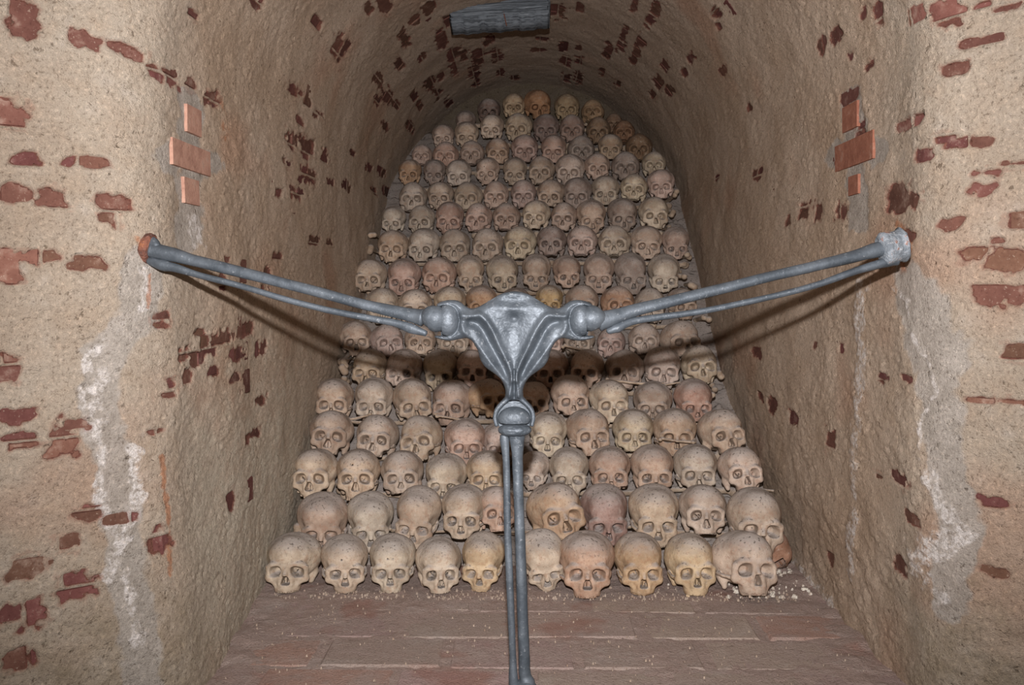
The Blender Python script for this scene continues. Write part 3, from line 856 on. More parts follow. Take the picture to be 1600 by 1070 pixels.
# optional extras: roll in degrees, look dict
ROWS = [
 # bottom row, on the floor
 conv(*C6, [(218,345,322,172,590,0,dict(c=(.50,.43,.345),k=0,n='smooth beige skull turned to the left, resting against the left wall')),
            (525,355,285,528,588,0,dict(c=(.50,.42,.34),k=7,n='speckled skull with one drilled hole in its forehead')),
            (810,350,275,795,578,0,dict(c=(.50,.44,.36),k=8,n='skull with two small round holes side by side in its forehead')),
            (1088,350,275,1100,562,0,dict(c=(.52,.45,.37),k=3,n='pale rounded skull with broken teeth sockets')),
            (1350,340,262,1325,570,0,dict(c=(.52,.41,.28),k=1,n='yellowish skull just left of the metal shin bones'))]) +
 conv(*C7, [(160,295,240,180,525,-9,dict(c=(.56,.48,.39),k=2,n='pale tilted skull just right of the metal shin bones')),
            (405,305,304,412,540,0,dict(c=(.44,.31,.235),k=0,n='large skull with a reddish brown face')),
            (690,315,268,720,530,0,dict(c=(.45,.33,.215),k=4,n='ochre brown skull with dark brown eye sockets')),
            (970,318,272,1010,525,0,dict(c=(.54,.43,.29),k=1,n='yellow beige skull turned slightly to the right')),
            (1262,305,312,1335,518,4,dict(c=(.50,.41,.34),k=5,n='large skull turned to the right, last before the right wall'))]),
 conv(*C6, [(395,110,292,385,355,2,dict(c=(.45,.35,.285),k=5)),(680,105,272,682,345,0,dict(k=0)),(965,72,275,930,315,3,dict(c=(.50,.41,.33),k=1)),
            (1240,62,275,1218,275,0,dict(c=(.48,.40,.32),k=3)),(1432,75,250,1455,240,0,dict(k=4))]) +
 conv(*C7, [(235,50,292,287,210,-7,dict(c=(.47,.35,.25),k=2,n='brownish skull tilted back and turned right')),(505,55,262,530,280,0,dict(c=(.31,.215,.19),k=4,n='dark purplish skull')),
            (775,55,268,800,275,0,dict(c=(.48,.39,.30),k=0)),(1040,60,258,1058,230,0,dict(k=3)),(1325,75,302,1368,300,3,dict(c=(.47,.39,.32),k=1))]),
 conv(*C4, [(345,615,265,315,795,0),(605,615,265,590,795,0,dict(k=7,c=(.50,.40,.31))),(870,625,255,860,795),(1130,640,245,1115,835),(1375,625,240,1370,795,0,dict(c=(.52,.42,.31)))]) +
 conv(*C5, [(125,600,170,110,745),(325,575,232,325,755),(558,570,236,565,745,0,dict(c=(.42,.31,.25))),(800,560,242,820,745,0,dict(c=(.45,.34,.27))),(1045,560,242,1065,735,0,dict(c=(.44,.38,.32))),(1300,575,242,1335,725)]),
 conv(*C4, [(445,385,255,430,520,5),(720,410,250,695,540,3),(980,415,252,945,555,-9),(1245,430,237,1255,605),(1450,455,200,1450,610)]) +
 conv(*C5, [(205,375,212,205,535),(435,360,240,468,520,0,dict(c=(.44,.34,.27))),(692,360,232,700,520,0,dict(c=(.47,.40,.30))),(927,355,236,940,520,0,dict(c=(.44,.34,.26))),(1190,360,247,1240,505,-3,dict(c=(.50,.40,.32)))]),
 conv(*C4, [(460,195,226,445,350),(700,190,226,680,358),(932,195,236,950,360,-4),(1165,205,236,1138,370,0,dict(c=(.38,.29,.24))),(1380,195,214,1425,320,0,dict(c=(.42,.30,.2)))]) +
 conv(*C5, [(120,205,190,130,330),(335,165,216,352,318),(555,192,216,580,338,0,dict(c=(.58,.50,.40))),(800,200,212,800,355,0,dict(c=(.38,.31,.26))),(1035,185,212,1060,350,0,dict(c=(.42,.28,.23)))]),
 conv(*C4, [(675,20,204,650,162),(880,20,212,850,165),(1095,20,204,1082,180),(1290,25,200,1290,155),(1500,25,200,1500,155)]) +
 conv(*C5, [(220,20,192,220,155),(425,20,192,410,150),(640,20,215,640,130),(855,5,212,865,145),(1065,-5,206,1085,100,0,dict(c=(.47,.40,.31)))]),
 conv(*C2, [(170,830,236,175,990),(410,850,250,435,990),(665,860,240,665,995)]) + [(708,506,49,708,536),(757,505,50,757,536),(806,505,49,806,536),(856,504,49,856,536),(905,506,48,903,536)] +
 conv(*C3, [(730,850,212,728,930),(975,820,224,980,920),(1240,800,280,1290,940,0,dict(c=(.44,.36,.30)))]),
 conv(*C2, [(375,580,250,375,740),(625,590,250,625,750),(890,570,240,890,730),(1130,560,225,1130,720,0,dict(c=(.40,.27,.18)))]) + [(806,449,46,806,482,0,dict(c=(.27,.19,.15)))] +
 conv(*C3, [(275,540,202,275,685,0,dict(c=(.46,.34,.19),n='glossy yellow brown skull')),(515,540,240,515,690),(780,545,236,800,680,0,dict(c=(.42,.28,.2))),(1015,560,240,1020,700),(1255,560,205,1290,700,0,dict(c=(.38,.3,.24)))]),
 conv(*C2, [(285,365,245,260,520),(540,355,250,520,535),(805,345,250,785,500),(1045,330,215,1045,505),(1290,330,240,1305,510)]) +
 conv(*C3, [(180,310,216,180,485),(405,320,202,422,475,0,dict(c=(.45,.31,.23))),(640,305,232,640,485),(875,300,236,905,490,0,dict(c=(.37,.30,.26))),(1120,310,232,1135,500,0,dict(c=(.54,.46,.36)))]),
 conv(*C2, [(455,140,225,440,280),(690,125,232,660,285),(925,130,240,918,275),(1175,125,240,1158,265),(1420,110,240,1405,255)]) +
 conv(*C3, [(290,105,216,283,235,0,dict(c=(.30,.225,.195))),(515,100,222,510,225),(755,100,236,750,230),(990,105,222,1005,255),(1205,110,196,1215,265)]),
 conv(*C1, [(45,645,118,32,730),(187,640,132,175,722),(328,622,142,320,720),(472,628,136,460,705),(612,628,136,608,705),(760,615,136,750,700),(900,625,132,893,702,0,dict(c=(.45,.33,.26))),(1037,612,142,1044,715),(1193,603,142,1203,705,0,dict(c=(.36,.28,.23))),(1350,597,150,1362,690)]),
 conv(*C1, [(145,523,142,138,600),(280,523,128,272,605),(420,523,136,410,597),(560,518,128,555,590),(697,512,128,695,590),(833,512,136,825,598,0,dict(c=(.46,.34,.25))),(967,500,136,962,592,0,dict(c=(.36,.28,.24))),(1108,490,136,1108,582,0,dict(c=(.5,.41,.31))),(1250,483,132,1250,555),(1385,460,132,1385,545)]),
 conv(*C1, [(128,412,112,120,485,0,dict(c=(.46,.28,.15),n='orange brown skull against the left wall')),(252,412,108,248,487,0,dict(c=(.33,.25,.21))),(373,412,125,365,495),(518,400,116,508,480,0,dict(k=7)),(655,400,120,655,485),(788,393,130,778,467),(930,383,140,925,470),(1067,378,122,1070,450),(1208,370,135,1208,440,0,dict(c=(.32,.25,.21))),(1350,370,116,1352,432)]),
 conv(*C1, [(190,335,98,185,385),(308,320,125,303,383),(440,315,116,433,375),(568,303,120,568,375),(703,285,126,703,362),(848,287,126,845,370),(985,290,130,990,355,0,dict(c=(.33,.27,.23))),(1132,283,120,1132,360,0,dict(c=(.42,.30,.19))),(1275,280,126,1275,350,0,dict(c=(.22,.13,.065),d=.1,n='dark amber skull, last one before the right wall'))]),
 conv(*C1, [(295,235,108,290,305),(413,222,116,413,300),(540,185,116,533,260),(672,177,126,662,250),(810,182,126,810,260,0,dict(c=(.27,.19,.165))),(940,185,126,940,255,0,dict(c=(.36,.24,.19))),(1072,197,122,1072,265,0,dict(c=(.26,.165,.09),d=.3)),(1200,215,108,1200,265,0,dict(c=(.24,.12,.055),d=.1,n='dark amber skull, last one before the right wall'))]),
 conv(*C1, [(408,165,98,400,235,0,dict(c=(.36,.26,.21),n='plain weathered skull, first from the left wall')),(525,105,112,525,170,0,dict(c=(.20,.13,.105),k=9,n='dark broken skull with white flakes in its crown')),(650,80,112,648,145,0,dict(c=(.46,.33,.19),d=.3,n='yellow brown skull beside the dark broken one')),
            (770,62,126,785,145,3,dict(c=(.40,.20,.08),d=.1,n='amber skull, tallest at the very top of the heap')),(915,82,118,915,155,0,dict(c=(.38,.27,.14),d=.2,n='mustard brown skull with a domed forehead')),(1043,110,110,1043,155,0,dict(c=(.34,.21,.10),d=.15,n='brown skull below the mustard brown one')),(1150,180,94,1150,225,0,dict(c=(.27,.16,.09),d=.2,n='small dark brown skull, lowest at the right end')) ]),
]
ORD = ['first', 'second', 'third', 'fourth', 'fifth', 'sixth', 'seventh', 'eighth', 'ninth', 'tenth', 'eleventh', 'twelfth', 'thirteenth', 'fourteenth', 'fifteenth', 'sixteenth', 'seventeenth', 'eighteenth']
def row_depth(k): return 2.89 + 0.194 * k - 0.055 * (np.asarray(k) == 0)
def row_name(k):
    return 'bottom row' if k == 0 else 'top row' if k == 15 else ORD[k] + ' row up'

M_BONE = bone_material()
KINDS = [
 dict(seed=1, teeth=.0, w=1.02, l=1.0, arch=2),
 dict(seed=2, w=.96, h=1.03, brow=.85, orb=1.05, teeth=.3, asym=.3),
 dict(seed=3, w=1.03, l=.95, arch=0, teeth=.12, jaw=-8.8, nose=1.1, asym=-.3),
 dict(seed=4, w=1.0, h=.98, brow=.75, orb=.97, arch=1, jaw=-8.6, fw=.96),
 dict(seed=5, w=.97, h=1.0, brow=1.2, orb=1.0, arch=3, fw=1.04, jaw=-9.0),
 dict(seed=6, w=1.05, l=1.02, h=1.02, brow=.9, orb=1.06, arch=3, teeth=.1, nose=.92),
 dict(seed=7, w=1.0, h=1.0, arch=0, jaw=-7.9, orb=1.03, breaks=[((3.8, -7.0, -7.6), (2.0, 2.2, 1.6))], asym=.4),
 dict(seed=8, w=.98, h=1.0, teeth=.2, arch=3, holes=[(-1.0, 1.7, .27)]),
 dict(seed=9, w=1.0, h=1.0, teeth=.5, arch=3, brow=.85, holes=[(-.75, 2.0, .22), (.95, 2.05, .22)]),
 dict(seed=10, w=1.0, arch=0, jaw=-8.0, hollow=True, breaks=[((1.6, -3.0, 6.6), (2.6, 3.2, 2.0)), ((-3.0, -7, -2.2), (1.2, 1.5, 1.0))]),
]
skull_kinds = [build_skull_kind(P, M_BONE) for P in KINDS]

def look_words(c, rr):
    L = (c[0] + c[1] + c[2]) / 3
    warm = c[0] / c[2]
    if L > .47: w = 'pale ivory'
    elif L > .425: w = 'light beige' if warm < 1.42 else 'yellowish beige'
    elif L > .37: w = 'dusty beige' if warm < 1.4 else 'warm tan'
    elif L > .30: w = 'grey brown' if warm < 1.5 else 'reddish brown'
    else: w = 'dark brown'
    return w
rnd = random.Random(21)
skull_list = []
def make_skull(kind, c, dust, first):
    K = skull_kinds[kind]
    root = bpy.data.objects.new('skull', None); COL.objects.link(root)
    root.empty_display_size = 0.05
    for nm in ('braincase', 'facial_bones', 'teeth'):
        if nm in K:
            ch = obj(nm, K[nm], root)
            ch.color = (c[0], c[1], c[2], dust)
    return root, K
MIDROT = []
for k, row in enumerate(ROWS):
    D0 = float(row_depth(k))
    for i, r in enumerate(row):
        cx, ty, w, fx, ey = r[:5]
        roll = r[5] if len(r) > 5 else rnd.uniform(-3, 3)
        L = r[6] if len(r) > 6 else {}
        base = rnd.choice([(.50, .42, .345), (.48, .39, .32), (.44, .365, .315), (.53, .45, .375), (.47, .365, .295), (.43, .335, .285)])
        c = L.get('c', tuple(v * rnd.uniform(.95, 1.05) for v in base))
        kind = L.get('k', rnd.choice([0, 1, 2, 3, 4, 5, 6, 0, 1, 3, 5]))
        dust = L.get('d', 0.9 if k < 6 else 0.8)
        if 'c' in L and k > 7:
            g_ = sum(c) / 3
            c = tuple(v * .72 + g_ * .28 for v in c)
        D = D0 + rnd.uniform(-.015, .015)
        s = w * D / (FPX * 0.147)
        if not 0.86 < s < 1.15:
            s2 = min(max(s, 0.86), 1.15)
            D += max(-0.05, min(0.05, D * (s2 / s - 1)))
            s = w * D / (FPX * 0.147)
        V = (ey - ty) / w * 14.7 - 7.1
        a_, b_ = 7.6, 3.0
        R = math.hypot(a_, b_)
        tau = math.asin(min(max(V / R, -0.5), 0.93)) - math.atan2(b_, a_)
        eps = (ty + w * .5 - 440) / FPX
        pit = tau - eps
        pit = min(max(pit, -0.30), 0.55)
        sy = (fx - cx) / (0.60 * w)
        pc = unproject(cx, ty, D)
        yaw = math.asin(min(max(sy, -.9), .9)) - math.atan2(pc[0], D)
        top = 0.0
        K = skull_kinds[kind]
        rot = Euler((pit, math.radians(roll), yaw), 'XYZ').to_matrix()
        pts = K['_pts'] @ np.array(rot).T * s
        # lift so that the silhouette's crown falls on the photographed crown
        zc = pc[2]
        P = pts + np.array((pc[0], D, zc))
        _, yy = project(P)
        dz = (ty - yy.min()) * D / FPX
        z = zc - dz
        zs_ = 1.0
        if k == 0:
            for _ in range(3):
                pts = (K['_pts'] * np.array((1, 1, zs_))) @ np.array(rot).T * s
                z = -pts[:, 2].min() + 0.002
                _, yy = project(pts + np.array((pc[0], D, z)))
                err = (ty - yy.min()) * D / FPX
                zs_ = min(1.04, max(0.84, zs_ - err / (0.165 * s)))
        root, K = make_skull(kind, c, dust, False)
        root.location = (pc[0], D, z)
        root.rotation_euler = rot.to_euler()
        root.scale = (s, s, s * zs_)
        rn = row_name(k)
        if 'n' in L:
            lab = L['n'] + ('' if k == 15 or len(L['n'].split()) > 12 or (k == 0 and 'wall' in L['n']) else ', ' + rn)
        else:
            n = len(row)
            if i == 0: pos = 'first from the left wall'
            elif i == n - 1: pos = 'last before the right wall'
            elif i < n / 2: pos = ORD[i] + ' from the left wall'
            else: pos = ORD[n - 1 - i] + ' from the right wall'
            lab = '%s skull in the %s, %s' % (look_words(c, rnd), rn, pos)
        tag(root, lab, 'skull', 'skulls stacked in rows in the niche')
        skull_list.append((k, pc[0], D, z, s))
print('skulls', len(skull_list))

# ------------------------------------------------------------------ long bones laid in and beside the rows
def long_bone(seed, L=40, r=1.25):
    rn = random.Random(seed)
    h = 0.34
    X, Y, Z = grid3((-L / 2 - 3, -3.6, -3.6), (L / 2 + 3, 3.6, 3.6), h)
    d = cap(X, Y, Z, (-L / 2 + 2, 0, 0), (0, 0, rn.uniform(.3, .9)), r * 1.15, r * .92)
    d = smin(d, cap(X, Y, Z, (0, 0, rn.uniform(.3, .9)), (L / 2 - 2, 0, 0), r * .92, r * 1.2), 1.0)
    d = smin(d, el(X, Y, Z, (L / 2 - 1, 1.4, -.2), (2.0, 1.9, 1.9)), 1.3)
    d = smin(d, el(X, Y, Z, (L / 2 - 1, -1.4, -.2), (2.0, 1.8, 2.0)), 1.3)
    d = smin(d, el(X, Y, Z, (-L / 2 + .2, 1.5, .9), (1.9, 1.9, 1.8)), 1.2)
    d = smin(d, el(X, Y, Z, (-L / 2 + 2.5, -1.3, -.2), (2.0, 1.1, 1.5)), 1.2)
    d = d + 0.12 * vnoise(X * .6, Y * .6, Z * .6, seed)
    V, Q = surface_nets(d, (X[0, 0, 0], Y[0, 0, 0], Z[0, 0, 0]), h)
    me, _ = mesh_from('long_bone', relax(V, Q, 1), Q, M_BONE, scale=0.01)
    return me
LB = [long_bone(1), long_bone(2, 34, 1.1), long_bone(3, 44, 1.3)]
rnd = random.Random(77)
nb = 0
def put_bone(loc, rot, sc, lab, grp):
    global nb
    o = obj('long_bone', rnd.choice(LB))
    o.location = loc; o.rotation_euler = rot; o.scale = (sc, sc, sc)
    k = rnd.uniform(.8, 1.08)
    o.color = (.44 * k, .355 * k, .275 * k, .9)
    tag(o, lab, 'bone', grp)
    nb += 1
    return o
# crosswise bones carrying each row
for k in range(1, 16):
    rs = [q for q in skull_list if q[0] == k]
    if not rs: continue
    x0, x1 = min(q[1] for q in rs), max(q[1] for q in rs)
    ztop = np.mean([q[3] for q in rs])
    zb = ztop - 0.092
    x = x0 + rnd.uniform(0.02, 0.10)
    j = 0
    xs = []
    while x < x1 - 0.02:
        xs.append(x); x += rnd.uniform(0.36, 0.44)
    for x in xs:
        xc = min(x + 0.12, x1 - 0.15)
        zz = np.interp(xc, [q[1] for q in sorted(rs, key=lambda q: q[1])], [q[3] for q in sorted(rs, key=lambda q: q[1])]) - 0.098
        put_bone((xc, float(row_depth(k)) + 0.065 + rnd.uniform(-.012, .012), zz - 0.004), (rnd.uniform(0, 6), rnd.uniform(-.05, .05), rnd.uniform(-.07, .07)), rnd.uniform(.82, .98),
                 'long bone laid crosswise under the %s, %s from the left wall' % (row_name(k), ORD[xs.index(x)]), 'long bones laid crosswise under the %s' % row_name(k))
# bone ends stacked between the rows and the walls: pixel, row, which side
SIDE = [(585,368,9,'left'),(583,392,9,'left'),(577,438,8,'left'),(530,566,5,'left'),(528,578,5,'left'),(534,590,5,'left'),(526,602,5,'left'),(484,560,5,'left'),(462,806,2,'left'),(458,820,1,'left'),
        (1051,308,11,'right'),(1055,330,10,'right'),(1040,356,10,'right'),(1070,402,9,'right'),(1072,414,9,'right'),(1068,428,8,'right'),(1082,446,8,'right'),(1096,500,7,'right'),(1118,600,5,'right'),(1112,618,4,'right'),(1122,580,5,'right'),(1213,800,2,'right'),(1186,770,2,'right'),
        (640,352,11,'left'),(1042,272,12,'right')]
cntS = {}
for (px, py, k, sd) in sorted(SIDE, key=lambda q: -q[1]):
    cntS[sd] = cntS.get(sd, -1) + 1
    D = row_depth(k) + rnd.uniform(-.02, .02)
    p = unproject(px, py, D)
    lim = 0.76
    x = max(-lim + .01, min(lim + .03, p[0]))
    o = put_bone((x, D + 0.13, p[2]), (rnd.uniform(0, 6), rnd.uniform(-.1, .1), math.radians(90) * (1 if rnd.random() < .5 else -1) + rnd.uniform(-.15, .15)), rnd.uniform(.68, .8),
             'knobbed bone end beside the %s wall, %s one up from the floor' % (sd, ORD[cntS[sd]]), 'bone ends stacked against the %s wall' % sd)
# bones showing in the larger gaps between skulls of the lower rows
GW = ['left of the second skull', 'right of the first skull', 'beside the fourth skull', 'by the right wall', 'between the second and third skulls', 'between the third and fourth skulls', 'beside the fifth skull', 'between the two last skulls', 'at the middle skulls', 'third gap from the right wall', 'third right of the railing', 'second gap from the right wall', 'right of the railing']
GAPS = [(560,662,3,.1),(549,655,3,-.2),(703,655,3,.15),(1195,768,2,.05),(640,834,1,.1),(705,832,1,-.1),(780,835,1,.0),(1062,842,1,.2),(960,830,1,-.2),(1060,690,2,.1),(985,598,4,.1),(1060,600,4,-.1),(905,545,5,.2)]
for gi, (px, py, k, a) in enumerate(GAPS):
    D = row_depth(k) - 0.0
    p = unproject(px, py, D)
    put_bone((p[0], D + .03, p[2]), (rnd.uniform(0, 6), a, rnd.uniform(-.25, .25)), rnd.uniform(.34, .42), 'short bone in a gap of the %s, %s' % (row_name(k), GW[gi]), 'pieces of bone in the gaps between skulls')
# reddish fragment beside the last skull of the bottom row
K = skull_kinds[6]
root = bpy.data.objects.new('skull_fragment', None); COL.objects.link(root)
ch = obj('braincase', K['braincase'], root); ch.color = (.34, .20, .14, .3)
p = unproject(1214, 868, 3.0)
root.location = (min(p[0], .78), 3.0, 0.075); root.rotation_euler = (1.2, .4, 1.9); root.scale = (.68, .68, .68)
tag(root, 'small orange brown skull fragment on the floor by the right wall', 'bone')

# the heap of bones behind the rows
def heap_fn(U, Vv):
    X = -0.80 + 1.65 * U
    k = Vv * 16.2 - 0.6
    Y = row_depth(k) + 0.16
    zt = np.interp(k, range(16), [np.mean([q[3] for q in skull_list if q[0] == kk]) for kk in range(16)])
    zt = np.where(k < 0, zt + k * 0.1, zt)
    Z = zt - 0.095
    th = np.clip((Z - SPR) / RAD, -1, 0.999)
    lim = np.where(Z > SPR, RAD * np.sqrt(1 - th ** 2), 0.84)
    X = CX + np.clip(X - CX, -lim - 0.02, lim + 0.02)
    b = 0.03 * fbm(X * 12, Y * 12, Z * 12, 33, 2) + 0.012 * vnoise(X * 45, Y * 45, Z * 45, 34)
    return np.stack([X, Y + b, Z + b], -1)
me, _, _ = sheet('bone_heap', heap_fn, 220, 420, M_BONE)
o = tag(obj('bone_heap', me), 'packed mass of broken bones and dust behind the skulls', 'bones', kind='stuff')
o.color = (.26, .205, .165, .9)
# ------------------------------------------------------------------ the cast metal railing in the form of bones
def metal_material():
    t = NT('grey_metal_paint')
    oi = t.n('ObjectInfo')
    co = t.n('TexCoord').outputs['Object']
    n1 = t.noise(co, 18.0, 4.0, 0.6)
    n2 = t.noise(co, 120.0, 4.0, 0.65)
    c = t.mix(t.ramp(n1, 0.35, 0.65), (0.060, 0.073, 0.087), (0.105, 0.123, 0.142))
    c = t.mix(t.ramp(n2, 0.60, 0.72, 0, 0.5), c, (0.34, 0.36, 0.38))
    c = t.mix(t.ramp(n2, 0.40, 0.25, 0, 0.6), c, (0.07, 0.08, 0.09))
    hg = t.math('ADD', t.math('MULTIPLY', n1, 0.7), t.math('MULTIPLY', n2, 0.35))
    return t.out(c, t.ramp(n2, 0.2, 0.8, 0.46, 0.66), t.bump(hg, 0.5, 0.005), metallic=0.4, spec=0.45)
def rusty_material():
    t = NT('rusted_iron')
    co = t.n('TexCoord').outputs['Object']
    n1 = t.noise(co, 45.0, 5.0, 0.7)
    n2 = t.noise(co, 160.0, 4.0, 0.7)
    c = t.mix(t.ramp(n1, 0.35, 0.6), (0.075, 0.03, 0.022), (0.20, 0.075, 0.045))
    c = t.mix(t.ramp(n1, 0.58, 0.72, 0, 0.8), c, (0.45, 0.17, 0.05))
    c = t.mix(t.ramp(n2, 0.64, 0.74, 0, 0.6), c, (0.42, 0.36, 0.36))
    return t.out(c, 0.55, t.bump(t.math('ADD', n1, n2), 0.9, 0.006), spec=0.5)
M_METAL = metal_material()
M_RUST = rusty_material()
def flaking_material():
    t = NT('flaking_paint')
    co = t.n('TexCoord').outputs['Object']
    n1 = t.noise(co, 38.0, 5.0, 0.7)
    n2 = t.noise(co, 130.0, 4.0, 0.7)
    c = t.mix(t.ramp(n1, 0.4, 0.6), (0.13, 0.15, 0.17), (0.26, 0.29, 0.32))
    c = t.mix(t.ramp(n1, 0.54, 0.62, 0, 0.9), c, (0.26, 0.09, 0.04))
    c = t.mix(t.ramp(n2, 0.60, 0.68, 0, 0.8), c, (0.62, 0.62, 0.62))
    return t.out(c, 0.55, t.bump(t.math('ADD', n1, n2), 0.9, 0.006), spec=0.5)
M_FLAKE = flaking_material()
DB = 1.93
MPP = DB / FPX                     # metres per photograph pixel at the railing
rail = bpy.data.objects.new('bone_railing', None); COL.objects.link(rail)
RC = unproject(805, 520, DB)
rail.location = (RC[0], RC[1], RC[2])
tag(rail, 'grey painted metal railing shaped as a pelvis with three pairs of long bones', 'railing')

def seg_dist(U, V, pts):
    d = np.full(U.shape, 1e9)
    for (a, b) in zip(pts[:-1], pts[1:]):
        dx, dy = b[0] - a[0], b[1] - a[1]
        t = np.clip(((U - a[0]) * dx + (V - a[1]) * dy) / (dx * dx + dy * dy + 1e-9), 0, 1)
        d = np.minimum(d, np.hypot(U - a[0] - t * dx, V - a[1] - t * dy))
    return d
def poly_sd(U, V, pts):
    """signed distance to a closed polygon, negative inside"""
    d = seg_dist(U, V, pts + [pts[0]])
    ins = np.zeros(U.shape, bool)
    n = len(pts)
    for i in range(n):
        x0, y0 = pts[i]; x1, y1 = pts[(i + 1) % n]
        if y0 == y1: continue
        c = ((y0 > V) != (y1 > V)) & (U < (x1 - x0) * (V - y0) / (y1 - y0) + x0)
        ins ^= c
    return np.where(ins, -d, d)
def cr(pts, n=5, closed=True):
    """Catmull-Rom through points"""
    out = []
    m = len(pts)
    rng = range(m) if closed else range(m - 1)
    for i in rng:
        P = [np.array(pts[(i + k) % m] if closed else pts[min(max(i + k, 0), m - 1)], float) for k in (-1, 0, 1, 2)]
        for j in range(n):
            t = j / n
            out.append(tuple(0.5 * (2 * P[1] + (P[2] - P[0]) * t + (2 * P[0] - 5 * P[1] + 4 * P[2] - P[3]) * t * t + (3 * P[1] - P[0] - 3 * P[2] + P[3]) * t ** 3)))
    if not closed: out.append(tuple(pts[-1]))
    return out
# half outline of the casting in crop pixels (3.688 per photo pixel), right side, mirrored about x = 603
CS = 3.688
half = [(603,92),(650,98),(690,112),(730,136),(770,160),(812,182),(850,191),(880,180),(905,160),(935,145),(975,142),(1015,150),(1050,166),(1040,184),(1000,178),(960,186),(935,215),(925,260),(935,305),(965,338),(1005,352),(1048,346),(1066,356),(1030,370),(975,378),(925,370),(880,362),(850,376),(830,402),(812,440),(800,486),(772,528),(728,560),(690,590),(668,622),(655,660),(656,700),(660,720)]
half = [(x - 603, y) for x, y in half]
outl = [(x / CS, y / CS) for x, y in half] + [(-x / CS, y / CS) for x, y in reversed(half[1:])]
# coordinates: u right of the axis, v down from photo y 430, in photo pixels
hpx = 0.85
U2, W2, V2 = np.meshgrid(np.arange(-128, 128.1, hpx), np.arange(-24, 20.1, hpx), np.arange(18, 202, hpx), indexing='ij')   # u, depth(front negative), v
u2, v2 = U2[:, 0, :], V2[:, 0, :]
sd = poly_sd(u2, v2, cr(outl, 3))
au = np.abs(u2)
inside = np.maximum(-sd, 0)
H = 13.0 * np.sqrt(np.clip(inside / 13.0, 0, 1) * (2 - np.clip(inside / 13.0, 0, 1)))
def px2(pts): return cr([((x - 603) / CS, y / CS) for x, y in pts], 4, False)
def ridge(pts, w, amp):
    d = seg_dist(au, v2, px2(pts))
    return amp * np.exp(-(d / w) ** 2)
H = H + ridge([(900, 232), (850, 238), (800, 228), (762, 262), (722, 325), (688, 400), (655, 470), (628, 540), (612, 600)], 5.2, 7.0)        # inner ridge
H = H - ridge([(852, 268), (815, 282), (782, 318), (748, 382), (712, 450), (672, 520), (648, 575)], 6.5, 11.0)                              # hollow
H = H + ridge([(905, 285), (878, 340), (842, 372), (805, 415), (770, 452), (730, 505), (690, 560), (652, 612), (640, 680)], 5.0, 4.0)     # rim
H = H - ridge([(800, 330), (765, 420), (715, 500), (680, 545)], 8, 2.0)
H = H - 5.0 * np.exp(-((au / 8) ** 2 + ((v2 - 67) / 6) ** 2)) + 3.0 * np.exp(-((au / 14) ** 2 + ((v2 - 53) / 6) ** 2))
H = H - 7.0 * np.exp(-((au / 17) ** 2 + ((v2 - 92) / 30) ** 2))                                                                           # dished middle
H = H - 5.5 * np.exp(-((v2 - 38) / 8.0) ** 2) * (au < 62)                                                                                  # crest leans back
H = H - ridge([(603, 545), (603, 600), (603, 700)], 1.8, 3.5)
H = H + ridge([(620, 560), (622, 640), (630, 700)], 2.6, 3.0)
H = H + 0.5 * vnoise(u2 * .12, v2 * .12, v2 * 0, 3) + 0.25 * vnoise(u2 * .35, v2 * .35, v2 * 0, 4)
Hf = np.maximum(H, 1.0)
Hb = 7.0 * np.sqrt(np.clip(inside / 12.0, 0, 1))
body = np.maximum(-W2 - Hf[:, None, :], W2 - Hb[:, None, :] - 0.5)
body = smax(body, sd[:, None, :].repeat(W2.shape[1], 1), 1.5)
# sockets: cups round the two side balls, and the fork that clasps the lower ball
auU = np.abs(U2)
def ell(c, r): return el(auU, W2, V2, c, r)
bu, bv = (995 - 603) / CS, 260 / CS
cup = np.maximum(ell((bu, 1, bv), (23, 22, 29)), -ell((bu + 1.5, -3.5, bv), (20.5, 20, 26)))
cup = np.maximum(cup, -(W2 + 13.0))
cup = np.maximum(cup, auU - (bu + 14) + 0.22 * np.abs(V2 - bv))
body = smin(body, cup, 2.5)
fk = seg_dist(u2, v2, [(0, 0), (0, 0)])
fork = None
for sgn in (1, -1):
    pts = [((x - 603) / CS * sgn, y / CS) for x, y in [(630, 690), (648, 716), (680, 742), (706, 778), (716, 820), (708, 862)]]
    dd = seg_dist(u2, v2, cr(pts, 4, False))[:, None, :]
    q = np.sqrt(dd ** 2 + (W2 + 1.0) ** 2 * 0.30) - 4.0
    fork = q if fork is None else np.minimum(fork, q)
V2b = np.meshgrid(np.arange(-128, 128.1, hpx), np.arange(-24, 20.1, hpx), np.arange(202, 246, hpx), indexing='ij')
def full(arr_fn):
    pass
zs = np.arange(18, 246, hpx)
U3, W3, V3 = np.meshgrid(np.arange(-128, 128.1, hpx), np.arange(-24, 20.1, hpx), zs, indexing='ij')
F = np.full(U3.shape, 30.0, np.float32)
F[:, :, :body.shape[2]] = body
u3, v3 = U3[:, 0, :], V3[:, 0, :]
for sgn in (1, -1):
    pts = [((x - 603) / CS * sgn, y / CS) for x, y in [(626, 672), (640, 710), (676, 742), (704, 778), (714, 820), (706, 862)]]
    dd = seg_dist(u3, v3, cr(pts, 4, False))[:, None, :]
    q = np.sqrt(dd ** 2 + np.maximum(np.abs(W3 + 1.0) - 5.0, 0) ** 2) - 3.6 + 0.6 * sstep(200, 235, V3)
    F = smin(F, q, 3.0)
back = np.maximum(el(U3, W3, V3, (0, 3, 822 / CS), (29, 16, 26)), -(W3 - 2.0))      # cup behind the lower ball
F = smin(F, back, 2.0)
F = F + 0.22 * vnoise(U3 * .5, W3 * .5, V3 * .5, 8)
F = F.astype(np.float32)
Vb, Qb = surface_nets(F, (-128, -24, 18), hpx)
Vb = relax(Vb, Qb, 1, 0.5)
